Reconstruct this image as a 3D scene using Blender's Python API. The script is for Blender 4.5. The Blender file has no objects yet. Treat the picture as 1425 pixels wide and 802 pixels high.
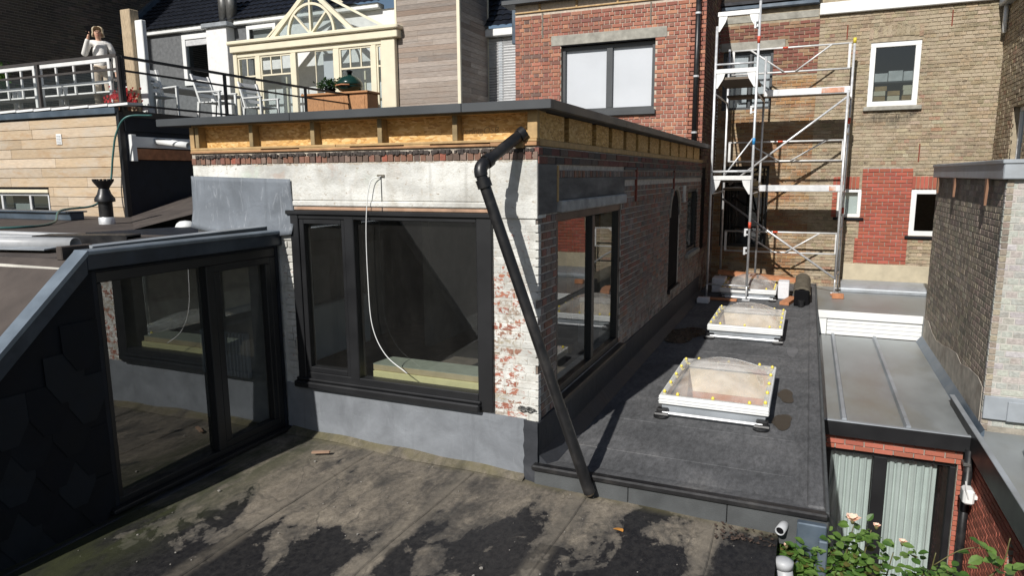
import bpy, math, random
from mathutils import Vector, Matrix

# ------------------------------------------------------------------ camera, sky, sun, exposure
SC = bpy.context.scene
COL = SC.collection
rnd = random.Random(11)

YAW, PITCH, ROLL = math.radians(23.35), math.radians(9.32), math.radians(-0.365)
CAM = Vector((1.940, -5.006, 2.505))
FW = Vector((-math.sin(YAW) * math.cos(PITCH), math.cos(YAW) * math.cos(PITCH), -math.sin(PITCH)))
_r = Vector((math.cos(YAW), math.sin(YAW), 0)); _u = _r.cross(FW)
RT = _r * math.cos(ROLL) + _u * math.sin(ROLL); UP = _u * math.cos(ROLL) - _r * math.sin(ROLL)
cd = bpy.data.cameras.new('Camera'); cam = bpy.data.objects.new('Camera', cd); COL.objects.link(cam)
cd.sensor_width = 36; cd.lens = 24.01; cd.clip_start = 0.05; cd.clip_end = 500
cam.matrix_world = Matrix(((RT.x, UP.x, -FW.x, CAM.x), (RT.y, UP.y, -FW.y, CAM.y), (RT.z, UP.z, -FW.z, CAM.z), (0, 0, 0, 1)))
SC.camera = cam

SUN_EL, SUN_AZ = math.radians(38), math.radians(8.3)     # light travels towards +Y and a little +X
w = bpy.data.worlds.new('World'); SC.world = w; w.use_nodes = True
nt = w.node_tree; nt.nodes.clear()
sky = nt.nodes.new('ShaderNodeTexSky'); sky.sky_type = 'NISHITA'; sky.sun_disc = False
sky.sun_elevation = SUN_EL; sky.sun_rotation = math.radians(180) + SUN_AZ
sky.air_density = 1.0; sky.dust_density = 1.0; sky.ozone_density = 1.0
bg = nt.nodes.new('ShaderNodeBackground'); bg.inputs['Strength'].default_value = 0.06
out = nt.nodes.new('ShaderNodeOutputWorld')
nt.links.new(sky.outputs[0], bg.inputs[0]); nt.links.new(bg.outputs[0], out.inputs[0])

sd = bpy.data.lights.new('sun', 'SUN'); sd.energy = 5.0; sd.angle = math.radians(0.55); sd.color = (1.0, 0.965, 0.915)
sun = bpy.data.objects.new('sun', sd); COL.objects.link(sun); sun.location = (-4, -20, 20)
ldir = Vector((math.sin(SUN_AZ) * math.cos(SUN_EL), math.cos(SUN_AZ) * math.cos(SUN_EL), -math.sin(SUN_EL)))
sun.rotation_euler = ldir.to_track_quat('-Z', 'Y').to_euler()

SC.view_settings.view_transform = 'Standard'; SC.view_settings.look = 'None'
SC.view_settings.exposure = 0.0; SC.view_settings.gamma = 1.0
SC.render.engine = 'CYCLES'
SC.cycles.use_denoising = True
SC.cycles.max_bounces = 8; SC.cycles.transparent_max_bounces = 16
SC.cycles.caustics_reflective = False; SC.cycles.caustics_refractive = False

# ------------------------------------------------------------------ helpers
def visible_rank(p):
    v = Vector(p) - CAM; z = v.dot(FW)
    if z < .1: return 1e9
    if abs(v.dot(RT) / z) > .76 or abs(v.dot(UP) / z) > .43: return 1e6 + z
    return z

def finish(o, parent):
    COL.objects.link(o)
    if parent is not None:
        o.parent = parent
        o.matrix_parent_inverse = world_of(parent).inverted()
    return o

def world_of(o):
    m = o.matrix_basis.copy()
    return m if o.parent is None else world_of(o.parent) @ o.matrix_parent_inverse @ m

def tag(o, label=None, cat=None, group=None, kind=None):
    if label: o['label'] = label
    if cat: o['category'] = cat
    if group: o['group'] = group
    if kind: o['kind'] = kind
    return o

def thing(name, label, cat, loc=(0, 0, 0), group=None):
    o = bpy.data.objects.new(name, None); o.empty_display_size = .1; o.location = loc
    COL.objects.link(o)
    return tag(o, label, cat, group)

def chamfer_box(mb, x0, x1, y0, y1, z0, z1, c, col=None):
    cx_, cy_, cz_ = (x0 + x1) / 2, (y0 + y1) / 2, (z0 + z1) / 2
    hx, hy, hz = abs(x1 - x0) / 2, abs(y1 - y0) / 2, abs(z1 - z0) / 2
    if not isinstance(c, tuple):
        c = min(c, hx * .6, hy * .6, hz * .6); c = (c, c, c)
    b = len(mb.v); idx = {}
    for a in (-1, 1):
        for e in (-1, 1):
            for g in (-1, 1):
                for k in range(3):
                    p = [a * (hx - c[0]), e * (hy - c[1]), g * (hz - c[2])]
                    p[k] = (a * hx, e * hy, g * hz)[k]
                    idx[(a, e, g, k)] = len(mb.v); mb.v.append((cx_ + p[0], cy_ + p[1], cz_ + p[2]))
    F = []
    for k in range(3):
        i, j = [q for q in range(3) if q != k]
        for s in (-1, 1):
            q = []
            for (si, sj) in ((-1, -1), (1, -1), (1, 1), (-1, 1)):
                t = [0, 0, 0]; t[k] = s; t[i] = si; t[j] = sj; q.append(idx[(*t, k)])
            F.append((q, k, s))
    for k in range(3):
        i, j = [q for q in range(3) if q != k]
        for si in (-1, 1):
            for sj in (-1, 1):
                t0 = [0, 0, 0]; t1 = [0, 0, 0]
                t0[i] = t1[i] = si; t0[j] = t1[j] = sj; t0[k] = -1; t1[k] = 1
                F.append(([idx[(*t0, i)], idx[(*t1, i)], idx[(*t1, j)], idx[(*t0, j)]], None, None))
    for a in (-1, 1):
        for e in (-1, 1):
            for g in (-1, 1):
                F.append(([idx[(a, e, g, k)] for k in range(3)], None, None))
    cc = Vector((cx_, cy_, cz_))
    for q, k, s in F:
        P = [Vector(mb.v[n]) for n in q]
        n = (P[1] - P[0]).cross(P[2] - P[0]); m = sum(P, Vector()) / len(P) - cc
        if n.dot(m) < 0: q = q[::-1]
        mb.f.append(tuple(q)); mb.c.append(col)

class MB:
    def __init__(s): s.v, s.f, s.c = [], [], []
    def quad(s, a, b, c, d, col=None):
        n = len(s.v); s.v += [tuple(a), tuple(b), tuple(c), tuple(d)]; s.f.append((n, n + 1, n + 2, n + 3)); s.c.append(col); return s
    def poly(s, pts, col=None):
        n = len(s.v); s.v += [tuple(p) for p in pts]; s.f.append(tuple(range(n, n + len(pts)))); s.c.append(col); return s
    def box(s, x0, x1, y0, y1, z0, z1, col=None, c=0):
        if c: chamfer_box(s, min(x0, x1), max(x0, x1), min(y0, y1), max(y0, y1), min(z0, z1), max(z0, z1), c, col); return s
        x0, x1 = min(x0, x1), max(x0, x1); y0, y1 = min(y0, y1), max(y0, y1); z0, z1 = min(z0, z1), max(z0, z1)
        n = len(s.v)
        s.v += [(x0, y0, z0), (x1, y0, z0), (x1, y1, z0), (x0, y1, z0), (x0, y0, z1), (x1, y0, z1), (x1, y1, z1), (x0, y1, z1)]
        for f in ((0, 3, 2, 1), (4, 5, 6, 7), (0, 1, 5, 4), (1, 2, 6, 5), (2, 3, 7, 6), (3, 0, 4, 7)):
            s.f.append(tuple(n + i for i in f)); s.c.append(col)
        return s
    def prism(s, poly, vec, col=None):
        n = len(s.v); k = len(poly); vec = Vector(vec)
        s.v += [tuple(p) for p in poly] + [tuple(Vector(p) + vec) for p in poly]
        s.f.append(tuple(range(n + k - 1, n - 1, -1))); s.f.append(tuple(range(n + k, n + 2 * k))); s.c += [col, col]
        for i in range(k):
            j = (i + 1) % k; s.f.append((n + i, n + j, n + k + j, n + k + i)); s.c.append(col)
        return s
    def tube(s, pts, r, n=10, caps=True, col=None):
        pts = [Vector(p) for p in pts]; m = len(pts)
        rs = r if isinstance(r, (list, tuple)) else [r] * m
        b = len(s.v); t = (pts[1] - pts[0]).normalized()
        a = Vector((0, 0, 1)) if abs(t.z) < .9 else Vector((1, 0, 0))
        nx = t.cross(a).normalized()
        for i in range(m):
            if i == 0: t = pts[1] - pts[0]
            elif i == m - 1: t = pts[-1] - pts[-2]
            else: t = (pts[i + 1] - pts[i]).normalized() + (pts[i] - pts[i - 1]).normalized()
            t.normalize(); nx = (nx - t * nx.dot(t)).normalized(); ny = t.cross(nx)
            for k in range(n):
                q = 2 * math.pi * k / n
                s.v.append(tuple(pts[i] + (nx * math.cos(q) + ny * math.sin(q)) * rs[i]))
        for i in range(m - 1):
            for k in range(n):
                k2 = (k + 1) % n
                s.f.append((b + i * n + k, b + i * n + k2, b + (i + 1) * n + k2, b + (i + 1) * n + k)); s.c.append(col)
        if caps:
            s.f.append(tuple(b + k for k in range(n - 1, -1, -1))); s.f.append(tuple(b + (m - 1) * n + k for k in range(n))); s.c += [col, col]
        return s
    def lathe(s, prof, cen, n=20, col=None):
        b = len(s.v); cen = Vector(cen)
        for r, z in prof:
            for k in range(n):
                q = 2 * math.pi * k / n; s.v.append((cen.x + r * math.cos(q), cen.y + r * math.sin(q), cen.z + z))
        for i in range(len(prof) - 1):
            for k in range(n):
                k2 = (k + 1) % n
                s.f.append((b + i * n + k, b + i * n + k2, b + (i + 1) * n + k2, b + (i + 1) * n + k)); s.c.append(col)
        s.f.append(tuple(b + k for k in range(n - 1, -1, -1))); s.f.append(tuple(b + (len(prof) - 1) * n + k for k in range(n))); s.c += [col, col]
        return s
    def mesh(s, name, mat, smooth=False):
        me = bpy.data.meshes.new(name); me.from_pydata(s.v, [], s.f)
        if mat: me.materials.append(mat)
        if any(c is not None for c in s.c):
            at = me.color_attributes.new('col', 'FLOAT_COLOR', 'CORNER'); buf = []
            for f, c in zip(s.f, s.c):
                c = c or (1, 1, 1)
                buf += [c[0], c[1], c[2], 1.0] * len(f)
            at.data.foreach_set('color', buf)
        if smooth: me.shade_smooth() if hasattr(me, 'shade_smooth') else None
        me.update(); return me
    def build(s, name, mat, parent=None, smooth=False, kind=None, label=None, cat=None, group=None):
        o = bpy.data.objects.new(name, s.mesh(name, mat, smooth)); finish(o, parent)
        return tag(o, label, cat, group, kind)

def smooth_angle(o, deg=35):
    me = o.data; me.shade_smooth()
    me.set_sharp_from_angle(angle=math.radians(deg)); return o

# planes: u runs along the wall, v is height, d is distance out from the wall towards the open side
class Plane:
    def __init__(s, side, at): s.side, s.at = side, at
    def pt(s, u, v, d=0):
        if s.side == 'front': return (u, s.at - d, v)
        if s.side == 'right': return (s.at + d, u, v)
        return (s.at - d, u, v)
    def box(s, mb, u0, u1, v0, v1, d0, d1, col=None, c=0):
        a = s.pt(u0, v0, d0); b = s.pt(u1, v1, d1)
        mb.box(a[0], b[0], a[1], b[1], a[2], b[2], col, c); return mb
    def poly(s, mb, pts, d0, d1, col=None):
        vec = Vector(s.pt(0, 0, d1)) - Vector(s.pt(0, 0, d0))
        mb.prism([s.pt(u, v, d0) for u, v in pts], vec, col); return mb

# ------------------------------------------------------------------ materials
MATS = {}
class NT:
    def __init__(s, name):
        s.m = bpy.data.materials.new(name); s.m.use_nodes = True; s.t = s.m.node_tree; s.t.nodes.clear()
        s.out = s.n('ShaderNodeOutputMaterial'); MATS[name] = s.m
    def n(s, typ, **kw):
        nd = s.t.nodes.new(typ)
        for k, v in kw.items():
            if k in nd.inputs: s.set(nd.inputs[k], v)
            else: setattr(nd, k, v)
        return nd
    def set(s, inp, v):
        if isinstance(v, bpy.types.NodeSocket): s.t.links.new(v, inp)
        else:
            if isinstance(v, tuple) and len(v) == 3 and inp.type == 'RGBA': v = (*v, 1)
            inp.default_value = v
    def pos(s, scale=(1, 1, 1)):
        g = s.n('ShaderNodeNewGeometry'); mp = s.n('ShaderNodeMapping'); s.set(mp.inputs['Vector'], g.outputs['Position'])
        mp.inputs['Scale'].default_value = scale; return mp.outputs[0]
    def noise(s, scale=5, detail=4, vec=None, rough=.55, dist=0):
        nd = s.n('ShaderNodeTexNoise'); s.set(nd.inputs['Vector'], vec if vec is not None else s.pos())
        nd.inputs['Scale'].default_value = scale; nd.inputs['Detail'].default_value = detail
        nd.inputs['Roughness'].default_value = rough; nd.inputs['Distortion'].default_value = dist
        return nd.outputs[0]
    def ramp(s, fac, stops):
        r = s.n('ShaderNodeValToRGB'); s.set(r.inputs[0], fac); e = r.color_ramp.elements
        while len(e) < len(stops): e.new(.5)
        for i, (p, c) in enumerate(stops):
            e[i].position = p; e[i].color = (c, c, c, 1) if not isinstance(c, tuple) else (*c, 1)
        return r.outputs[0]
    def mix(s, fac, a, b, mode='MIX'):
        m = s.n('ShaderNodeMix', data_type='RGBA', blend_type=mode)
        s.set(m.inputs[0], fac); s.set(m.inputs[6], a); s.set(m.inputs[7], b); return m.outputs[2]
    def math(s, op, a, b=None, clamp=False):
        m = s.n('ShaderNodeMath', operation=op, use_clamp=clamp); s.set(m.inputs[0], a)
        if b is not None: s.set(m.inputs[1], b)
        return m.outputs[0]
    def xyz(s):
        g = s.n('ShaderNodeNewGeometry'); x = s.n('ShaderNodeSeparateXYZ'); s.set(x.inputs[0], g.outputs['Position']); return x.outputs
    def sstep(s, v, a, b):
        m = s.n('ShaderNodeMapRange', interpolation_type='SMOOTHSTEP'); s.set(m.inputs[0], v)
        m.inputs[1].default_value = a; m.inputs[2].default_value = b; return m.outputs[0]
    def bsdf(s, color, rough=.6, metal=0, spec=.5, bump=None, bstr=.2, bdist=.01, **kw):
        b = s.n('ShaderNodeBsdfPrincipled'); s.set(b.inputs['Base Color'], color); s.set(b.inputs['Roughness'], rough)
        s.set(b.inputs['Metallic'], metal); b.inputs['Specular IOR Level'].default_value = spec
        if bump is not None:
            bp = s.n('ShaderNodeBump'); s.set(bp.inputs['Height'], bump); bp.inputs['Strength'].default_value = bstr; bp.inputs['Distance'].default_value = bdist
            s.set(b.inputs['Normal'], bp.outputs[0])
        for k, v in kw.items(): s.set(b.inputs[k], v)
        s.t.links.new(b.outputs[0], s.out.inputs[0]); return s.m

def plain(name, c, rough=.55, metal=0, var=.18, scale=6, bump=.12, bscale=60, spec=.5, stretch=(1, 1, 1), tint=None, tfac=.3):
    t = NT(name); v = t.pos(stretch)
    n = t.noise(scale, 6, v); lo = tuple(x * (1 - var) for x in c); hi = tuple(min(1, x * (1 + var)) for x in c)
    colr = t.ramp(n, [(.3, lo), (.7, hi)])
    if tint:
        n3 = t.noise(scale * .35, 5, v, .65); colr = t.mix(t.ramp(n3, [(.5, 0.), (.68, tfac)]), colr, tint)
    n2 = t.noise(bscale, 3, v)
    rr = t.ramp(n, [(.2, max(0, rough - .1)), (.8, min(1, rough + .1))])
    return t.bsdf(colr, rr, metal, spec, n2, bump, .006)

def brickmat(name, var=.25, dirt=(.05, .045, .04), dfac=.35, dscale=1.3, bump=.5, rough=.85):
    t = NT(name); a = t.n('ShaderNodeVertexColor', layer_name='col').outputs[0]
    n = t.noise(45, 5); c = t.mix(1.0, a, t.ramp(n, [(.25, 1 - var), (.75, 1 + var * .6)]), 'MULTIPLY')
    d = t.noise(dscale, 6, None, .65); c = t.mix(t.ramp(d, [(.42, 0.), (.7, dfac)]), c, dirt)
    return t.bsdf(c, rough, 0, .3, t.noise(90, 4), bump, .006)

def colmat(name, rough=.6, stretch=(1, 1, 1), scale=20, var=.2, bump=.2, spec=.4, dirt=None, dfac=.3, dscale=1.5, bscale=None):
    t = NT(name); a = t.n('ShaderNodeVertexColor', layer_name='col').outputs[0]; v = t.pos(stretch)
    n = t.noise(scale, 6, v, .6); c = t.mix(1.0, a, t.ramp(n, [(.25, 1 - var), (.75, 1 + var * .7)]), 'MULTIPLY')
    if dirt: c = t.mix(t.ramp(t.noise(dscale, 5, v), [(.45, 0.), (.72, dfac)]), c, dirt)
    return t.bsdf(c, rough, 0, spec, t.noise(bscale or scale * 2, 4, v), bump, .004)

def glassmat(name, tint=(.75, .8, .8), ior=1.75, dust_haze=0.0):
    t = NT(name); f0 = ((ior - 1) / (ior + 1)) ** 2
    gg = t.n('ShaderNodeNewGeometry'); dt = t.n('ShaderNodeVectorMath', operation='DOT_PRODUCT'); t.set(dt.inputs[0], gg.outputs['Normal']); t.set(dt.inputs[1], gg.outputs['Incoming'])
    k5 = t.math('POWER', t.math('SUBTRACT', 1.0, t.math('ABSOLUTE', dt.outputs['Value'])), 5.0)
    frs = t.math('ADD', t.math('MULTIPLY', k5, 1 - f0), f0, True)      # Schlick reflectance, same from both sides
    tr = t.n('ShaderNodeBsdfTransparent'); tr.inputs[0].default_value = (*tint, 1)
    gl = t.n('ShaderNodeBsdfGlossy'); gl.inputs['Roughness'].default_value = .004; gl.inputs['Color'].default_value = (.95, .97, .97, 1)
    bp = t.n('ShaderNodeBump'); t.set(bp.inputs['Height'], t.noise(1.2, 1)); bp.inputs['Strength'].default_value = .04; bp.inputs['Distance'].default_value = .02
    t.set(gl.inputs['Normal'], bp.outputs[0])
    mx = t.n('ShaderNodeMixShader'); t.set(mx.inputs[0], frs); t.set(mx.inputs[1], tr.outputs[0]); t.set(mx.inputs[2], gl.outputs[0])
    if dust_haze:                                     # dusty diffuse film, put in for the milky grey of reflections
        df = t.n('ShaderNodeBsdfDiffuse'); df.inputs[0].default_value = (.6, .58, .54, 1); m2 = t.n('ShaderNodeMixShader')
        t.set(m2.inputs[0], t.math('MULTIPLY', t.ramp(t.noise(3, 6, t.pos((1, 1, .35)), .7), [(.25, .3), (.75, 1.4)]), dust_haze)); t.set(m2.inputs[1], mx.outputs[0]); t.set(m2.inputs[2], df.outputs[0]); mx = m2
    t.t.links.new(mx.outputs[0], t.out.inputs[0]); return t.m

M_ANTH = plain('anthracite_aluminium', (.011, .0115, .013), .45, 0, .15, 3, .03)
M_FASCIA = plain('grey_fascia', (.055, .06, .065), .45, 0, .12, 2, .03)
M_BLACKPLASTIC = plain('black_plastic', (.012, .012, .013), .38, 0, .2, 14, .04, tint=(.07, .065, .06), tfac=.35)
M_ZINC = plain('weathered_zinc', (.36, .39, .42), .5, .35, .16, 3, .06, 30, tint=(.16, .15, .12), tfac=.35)
M_ZINCTRIM = plain('navy_zinc_trim', (.03, .042, .06), .35, .2, .3, 5, .05, 30, tint=(.12, .15, .18), tfac=.35)
M_ZINCCAP = plain('blue_zinc_cap', (.2, .24, .28), .35, .35, .2, 5, .05, 30)
M_ZINCDARK = plain('blue_grey_zinc', (.085, .115, .15), .38, .3, .2, 4, .05, 30, tint=(.3, .33, .36), tfac=.3)
M_WHITE = plain('white_paint', (.78, .79, .78), .45, 0, .05, 3, .03, tint=(.5, .5, .46), tfac=.25)
M_CREAM = plain('cream_paint', (.74, .68, .52), .45, 0, .05, 3, .03)
M_STUD = plain('aged_stud_timber', (.27, .2, .105), .8, 0, .3, 9, .25, 60, .3)
M_TIMBER = plain('sawn_timber', (.46, .31, .15), .75, 0, .25, 9, .25, 60, .3, (1, 1, 1), (.2, .13, .07), .3)
M_PLANK = plain('scaffold_plank_wood', (.45, .2, .1), .75, 0, .25, 10, .25, 60, .3)
M_CONCRETE = plain('concrete', (.34, .33, .29), .9, 0, .2, 9, .3, 70, .2, (1, 1, 1), (.17, .16, .14), .5)
M_MORTAR = plain('mortar', (.34, .31, .26), .95, 0, .25, 20, .6, 90, .1, tint=(.15, .14, .12), tfac=.4)
M_MORTARDARK = plain('dark_mortar', (.2, .18, .15), .95, 0, .25, 20, .6, 90, .1)
M_MORTARYEL = plain('yellow_mortar', (.36, .305, .22), .95, 0, .3, 10, .6, 90, .1, tint=(.18, .145, .1), tfac=.5)
M_STEEL = plain('galvanised_steel', (.68, .69, .7), .42, .45, .15, 12, .04)
M_ALU = plain('white_aluminium', (.74, .75, .76), .4, .3, .1, 8, .03)
M_GUARD = plain('scaffold_grey_paint', (.72, .72, .71), .5, .2, .12, 8, .04)
M_RED = plain('red_sticker', (.6, .08, .04), .5); M_ORANGE = plain('orange_sticker', (.55, .27, .17), .6, 0, .2, 12, tint=(.7, .68, .64), tfac=.7)
M_YELLOW = plain('yellow_plastic', (.75, .6, .06), .4); M_BLUE = plain('blue_plastic', (.03, .25, .55), .4)
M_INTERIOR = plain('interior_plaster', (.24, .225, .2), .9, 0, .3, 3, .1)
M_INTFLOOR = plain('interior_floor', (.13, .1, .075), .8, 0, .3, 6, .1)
M_DARK = plain('dark_void', (.006, .006, .007), .95, spec=.1)
M_FOAM = plain('yellow_insulation', (.66, .58, .3), .85, 0, .08, 12, .1)
M_FOAMFACE = plain('insulation_facing', (.33, .34, .27), .6, 0, .1, 12, .1)
M_STYRO = plain('white_block', (.68, .68, .7), .8, 0, .08, 20, .2)
M_CURTAIN = plain('curtain', (.66, .69, .66), .9, 0, .06, 4, .05)
M_BLIND = plain('white_blind', (.66, .66, .7), .8, 0, .06, 1.2, .02)
M_SLATE = plain('dark_slate', (.007, .0085, .012), .7, 0, .35, 5, .25, 30, .25)
M_FELT = plain('brown_roof_felt', (.075, .062, .055), .85, 0, .25, 4, .3, 120, .3, (1, 1, 1), (.14, .12, .1), .35)
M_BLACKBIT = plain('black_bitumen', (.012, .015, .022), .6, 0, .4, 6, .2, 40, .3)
M_FLUE = plain('flue_metal', (.14, .14, .135), .45, .5)
M_GREYPIPE = plain('grey_pvc', (.4, .41, .42), .45, 0, .1, 10, .04)
M_HOSE = plain('green_hose', (.05, .14, .13), .4)
M_ROSEWOOD = plain('planter_wood', (.4, .2, .09), .6, 0, .3, 12, .1, 60, .4, (6, 6, 1))
M_KAMADO = plain('green_ceramic', (.008, .032, .025), .2, 0, .3, 60, .15)
M_GARDENWHITE = plain('garden_furniture_white', (.7, .7, .69), .55, 0, .07, 5, .03)
M_TILEBLACK = plain('black_glazed_tile', (.012, .014, .02), .32, 0, .3, 6, .1)
M_GREYRENDER = plain('grey_roughcast', (.13, .135, .14), .9, 0, .25, 8, .5, 60)
M_WHITEBRICK = plain('whitewashed_brick', (.74, .74, .74), .8, 0, .08, 8, .3, 40)
M_SKIN = plain('skin', (.62, .36, .25), .5, 0, .06); M_HAIR = plain('blonde_hair', (.5, .41, .28), .55, 0, .3, 90, .4, 120)
M_SWEATER = plain('white_knit', (.78, .76, .72), .9, 0, .1, 60, .6, 90); M_TROUSER = plain('beige_trousers', (.48, .4, .31), .85)
M_REDFLOWER = plain('red_geranium', (.4, .015, .02), .6); M_PINK = plain('rose_petal', (.8, .55, .42), .6, 0, .15, 30)
M_STEM = plain('green_stem', (.12, .11, .04), .6)
M_PATIO = plain('patio_paving', (.14, .13, .12), .85, 0, .25, 4, .3)
M_GROUND = plain('city_ground', (.1, .095, .085), .9, 0, .25, .4, .3)
M_LEADGREY = None
GLASS = glassmat('window_glass', dust_haze=.016, ior=1.85); GLASSCLEAR = glassmat('clear_glass', (.93, .95, .95), 1.5); GLASSDARK = glassmat('dark_glass', (.5, .54, .54), 1.9); GLASSDOOR = glassmat('door_glass', (.72, .75, .75), 2.7, .02)

def acrylic():
    m = glassmat('glare_acrylic', (.93, .93, .92), 1.5); t = m.node_tree; mx = t.nodes['Mix Shader']; out_ = next(n for n in t.nodes if n.type == 'OUTPUT_MATERIAL')
    df = t.nodes.new('ShaderNodeBsdfDiffuse'); df.inputs[0].default_value = (.8, .78, .75, 1); m2 = t.nodes.new('ShaderNodeMixShader')  # white diffuse mixed in for the whitish glare on the domes
    nz = t.nodes.new('ShaderNodeTexNoise'); nz.inputs['Scale'].default_value = 5; nz.inputs['Detail'].default_value = 6
    g_ = t.nodes.new('ShaderNodeNewGeometry'); t.links.new(g_.outputs['Position'], nz.inputs['Vector'])
    mr = t.nodes.new('ShaderNodeMapRange'); mr.inputs[1].default_value = .3; mr.inputs[2].default_value = .75; mr.inputs[3].default_value = .14; mr.inputs[4].default_value = .42
    t.links.new(nz.outputs[0], mr.inputs[0]); t.links.new(mr.outputs[0], m2.inputs[0]); t.links.new(mx.outputs[0], m2.inputs[1]); t.links.new(df.outputs[0], m2.inputs[2]); t.links.new(m2.outputs[0], out_.inputs[0]); return m
M_ACRYLIC = acrylic()
def lead_mat(name, c, streak, sfac):
    t = NT(name); n = t.noise(2.2, 6, None, .6, .6)
    colr = t.ramp(n, [(.3, tuple(x * .72 for x in c)), (.7, tuple(x * 1.2 for x in c))])
    v = t.pos((1, 1, .25)); s2 = t.noise(14, 6, v, .7, 1.2); colr = t.mix(t.ramp(s2, [(.56, 0.), (.72, sfac)]), colr, streak)
    drip = t.noise(16, 4, t.pos((1, 1, .06)), .6); colr = t.mix(t.ramp(drip, [(.58, 0.), (.74, .35)]), colr, tuple(x * .55 for x in c))
    return t.bsdf(colr, t.ramp(n, [(.2, .55), (.8, .75)]), 0, .4, t.noise(5, 5, None, .55, .8), .35, .025)
M_LEADGREY = lead_mat('lead_sheet', (.16, .18, .205), (.42, .44, .47), .6)
M_EPDM = lead_mat('grey_membrane', (.2, .215, .235), (.3, .32, .34), .25)
M_EPDMDARK = lead_mat('dark_membrane', (.035, .038, .045), (.09, .09, .1), .25)

def osb():
    t = NT('osb_board'); g = t.n('ShaderNodeNewGeometry'); s = t.n('ShaderNodeSeparateXYZ'); t.set(s.inputs[0], g.outputs['Position'])
    uv = t.n('ShaderNodeCombineXYZ'); t.set(uv.inputs[0], t.math('ADD', s.outputs[0], s.outputs[1])); t.set(uv.inputs[1], s.outputs[2])
    mp = t.n('ShaderNodeMapping'); t.set(mp.inputs[0], uv.outputs[0]); mp.inputs['Rotation'].default_value = (0, 0, .5); mp.inputs['Scale'].default_value = (14, 34, 1)
    nz = t.n('ShaderNodeTexNoise'); t.set(nz.inputs['Vector'], uv.outputs[0]); nz.inputs['Scale'].default_value = 9
    warp = t.mix(.25, mp.outputs[0], nz.outputs[1], 'ADD')
    vo = t.n('ShaderNodeTexVoronoi'); t.set(vo.inputs['Vector'], warp); vo.inputs['Scale'].default_value = 1.9
    sp = t.n('ShaderNodeSeparateColor'); t.set(sp.inputs[0], vo.outputs['Color'])
    c = t.ramp(sp.outputs[0], [(0, (.42, .23, .08)), (.35, (.6, .36, .12)), (.7, (.68, .43, .17)), (1, (.78, .55, .27))])
    c = t.mix(t.ramp(t.noise(1.6, 5), [(.45, 0.), (.75, .4)]), c, (.3, .19, .1))
    return t.bsdf(c, .7, 0, .3, sp.outputs[1], .3, .004)
M_OSB = osb()

def painted_wall(name, brick=False):
    """white limewash, worn off in patches; x in metres from the corner tells where the paint has weathered"""
    t = NT(name); X, Y, Z = t.xyz()
    if brick: base = t.n('ShaderNodeVertexColor', layer_name='col').outputs[0]
    else: base = t.ramp(t.noise(12, 5), [(.3, (.36, .31, .25)), (.7, (.55, .5, .42))])
    base = t.mix(1.0, base, t.ramp(t.noise(60, 4), [(.25, .65), (.75, 1.2)]), 'MULTIPLY')
    paint = t.ramp(t.noise(5, 6, None, .65), [(.3, (.5, .48, .43)), (.5, (.7, .7, .66)), (.75, (.78, .785, .76))])
    paint = t.mix(t.ramp(t.noise(1.5, 5, t.pos((1, 1, 2.2)), .6), [(.42, 0.), (.66, .75)]), paint, (.34, .335, .31))
    paint = t.mix(t.math('MULTIPLY', t.ramp(t.noise(3.3, 7, None, .7, .8), [(.58, 0.), (.66, .45)]), t.sstep(Z, 2.3, 2.5)), paint, (.45, .33, .27))
    paint = t.mix(t.ramp(t.noise(9, 3, t.pos((1, 1, .08)), .6), [(.6, 0.), (.75, .4)]), paint, (.3, .29, .26))
    paint = t.mix(t.ramp(t.noise(7, 6, t.pos((1, 1, .6)), .7), [(.56, 0.), (.72, .5)]), paint, (.55, .5, .4))
    paint = t.mix(t.math('MULTIPLY', t.ramp(t.noise(2.1, 3), [(.55, 0.), (.7, .5)]), t.sstep(Z, 2.35, 2.55)), paint, (.5, .68, .5))
    worn = t.math('MULTIPLY', t.math('MULTIPLY', t.sstep(X, -.06, -.22), t.sstep(X, -1.2, -.8)), t.sstep(Z, 1.95, 1.6))          # left half of the pier, below the lintel
    top = t.sstep(Z, 2.60, 2.66)
    n = t.noise(17, 8, t.pos((1, 1, 1.5)), .74, .5)
    thr = t.math('ADD', t.math('MULTIPLY', worn, .105), t.math('MULTIPLY', top, .4))
    keep = t.sstep(t.math('SUBTRACT', n, thr), .36, .42)
    c = t.mix(keep, base, paint)
    return t.bsdf(c, .85, 0, .25, t.noise(40, 6, None, .65), .6, .012)
M_PAINTEDBRICK = painted_wall('limewashed_brick', True); M_LIMEWASH = painted_wall('limewash_render')

def side_render():
    t = NT('grey_cement_render'); n = t.noise(4, 6, t.pos((1, .5, 2)), .65)
    c = t.ramp(n, [(.3, (.09, .088, .085)), (.55, (.16, .155, .15)), (.8, (.27, .26, .25))])
    return t.bsdf(c, .9, 0, .2, t.noise(50, 5), .4, .006)
M_SIDERENDER = side_render()

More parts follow.
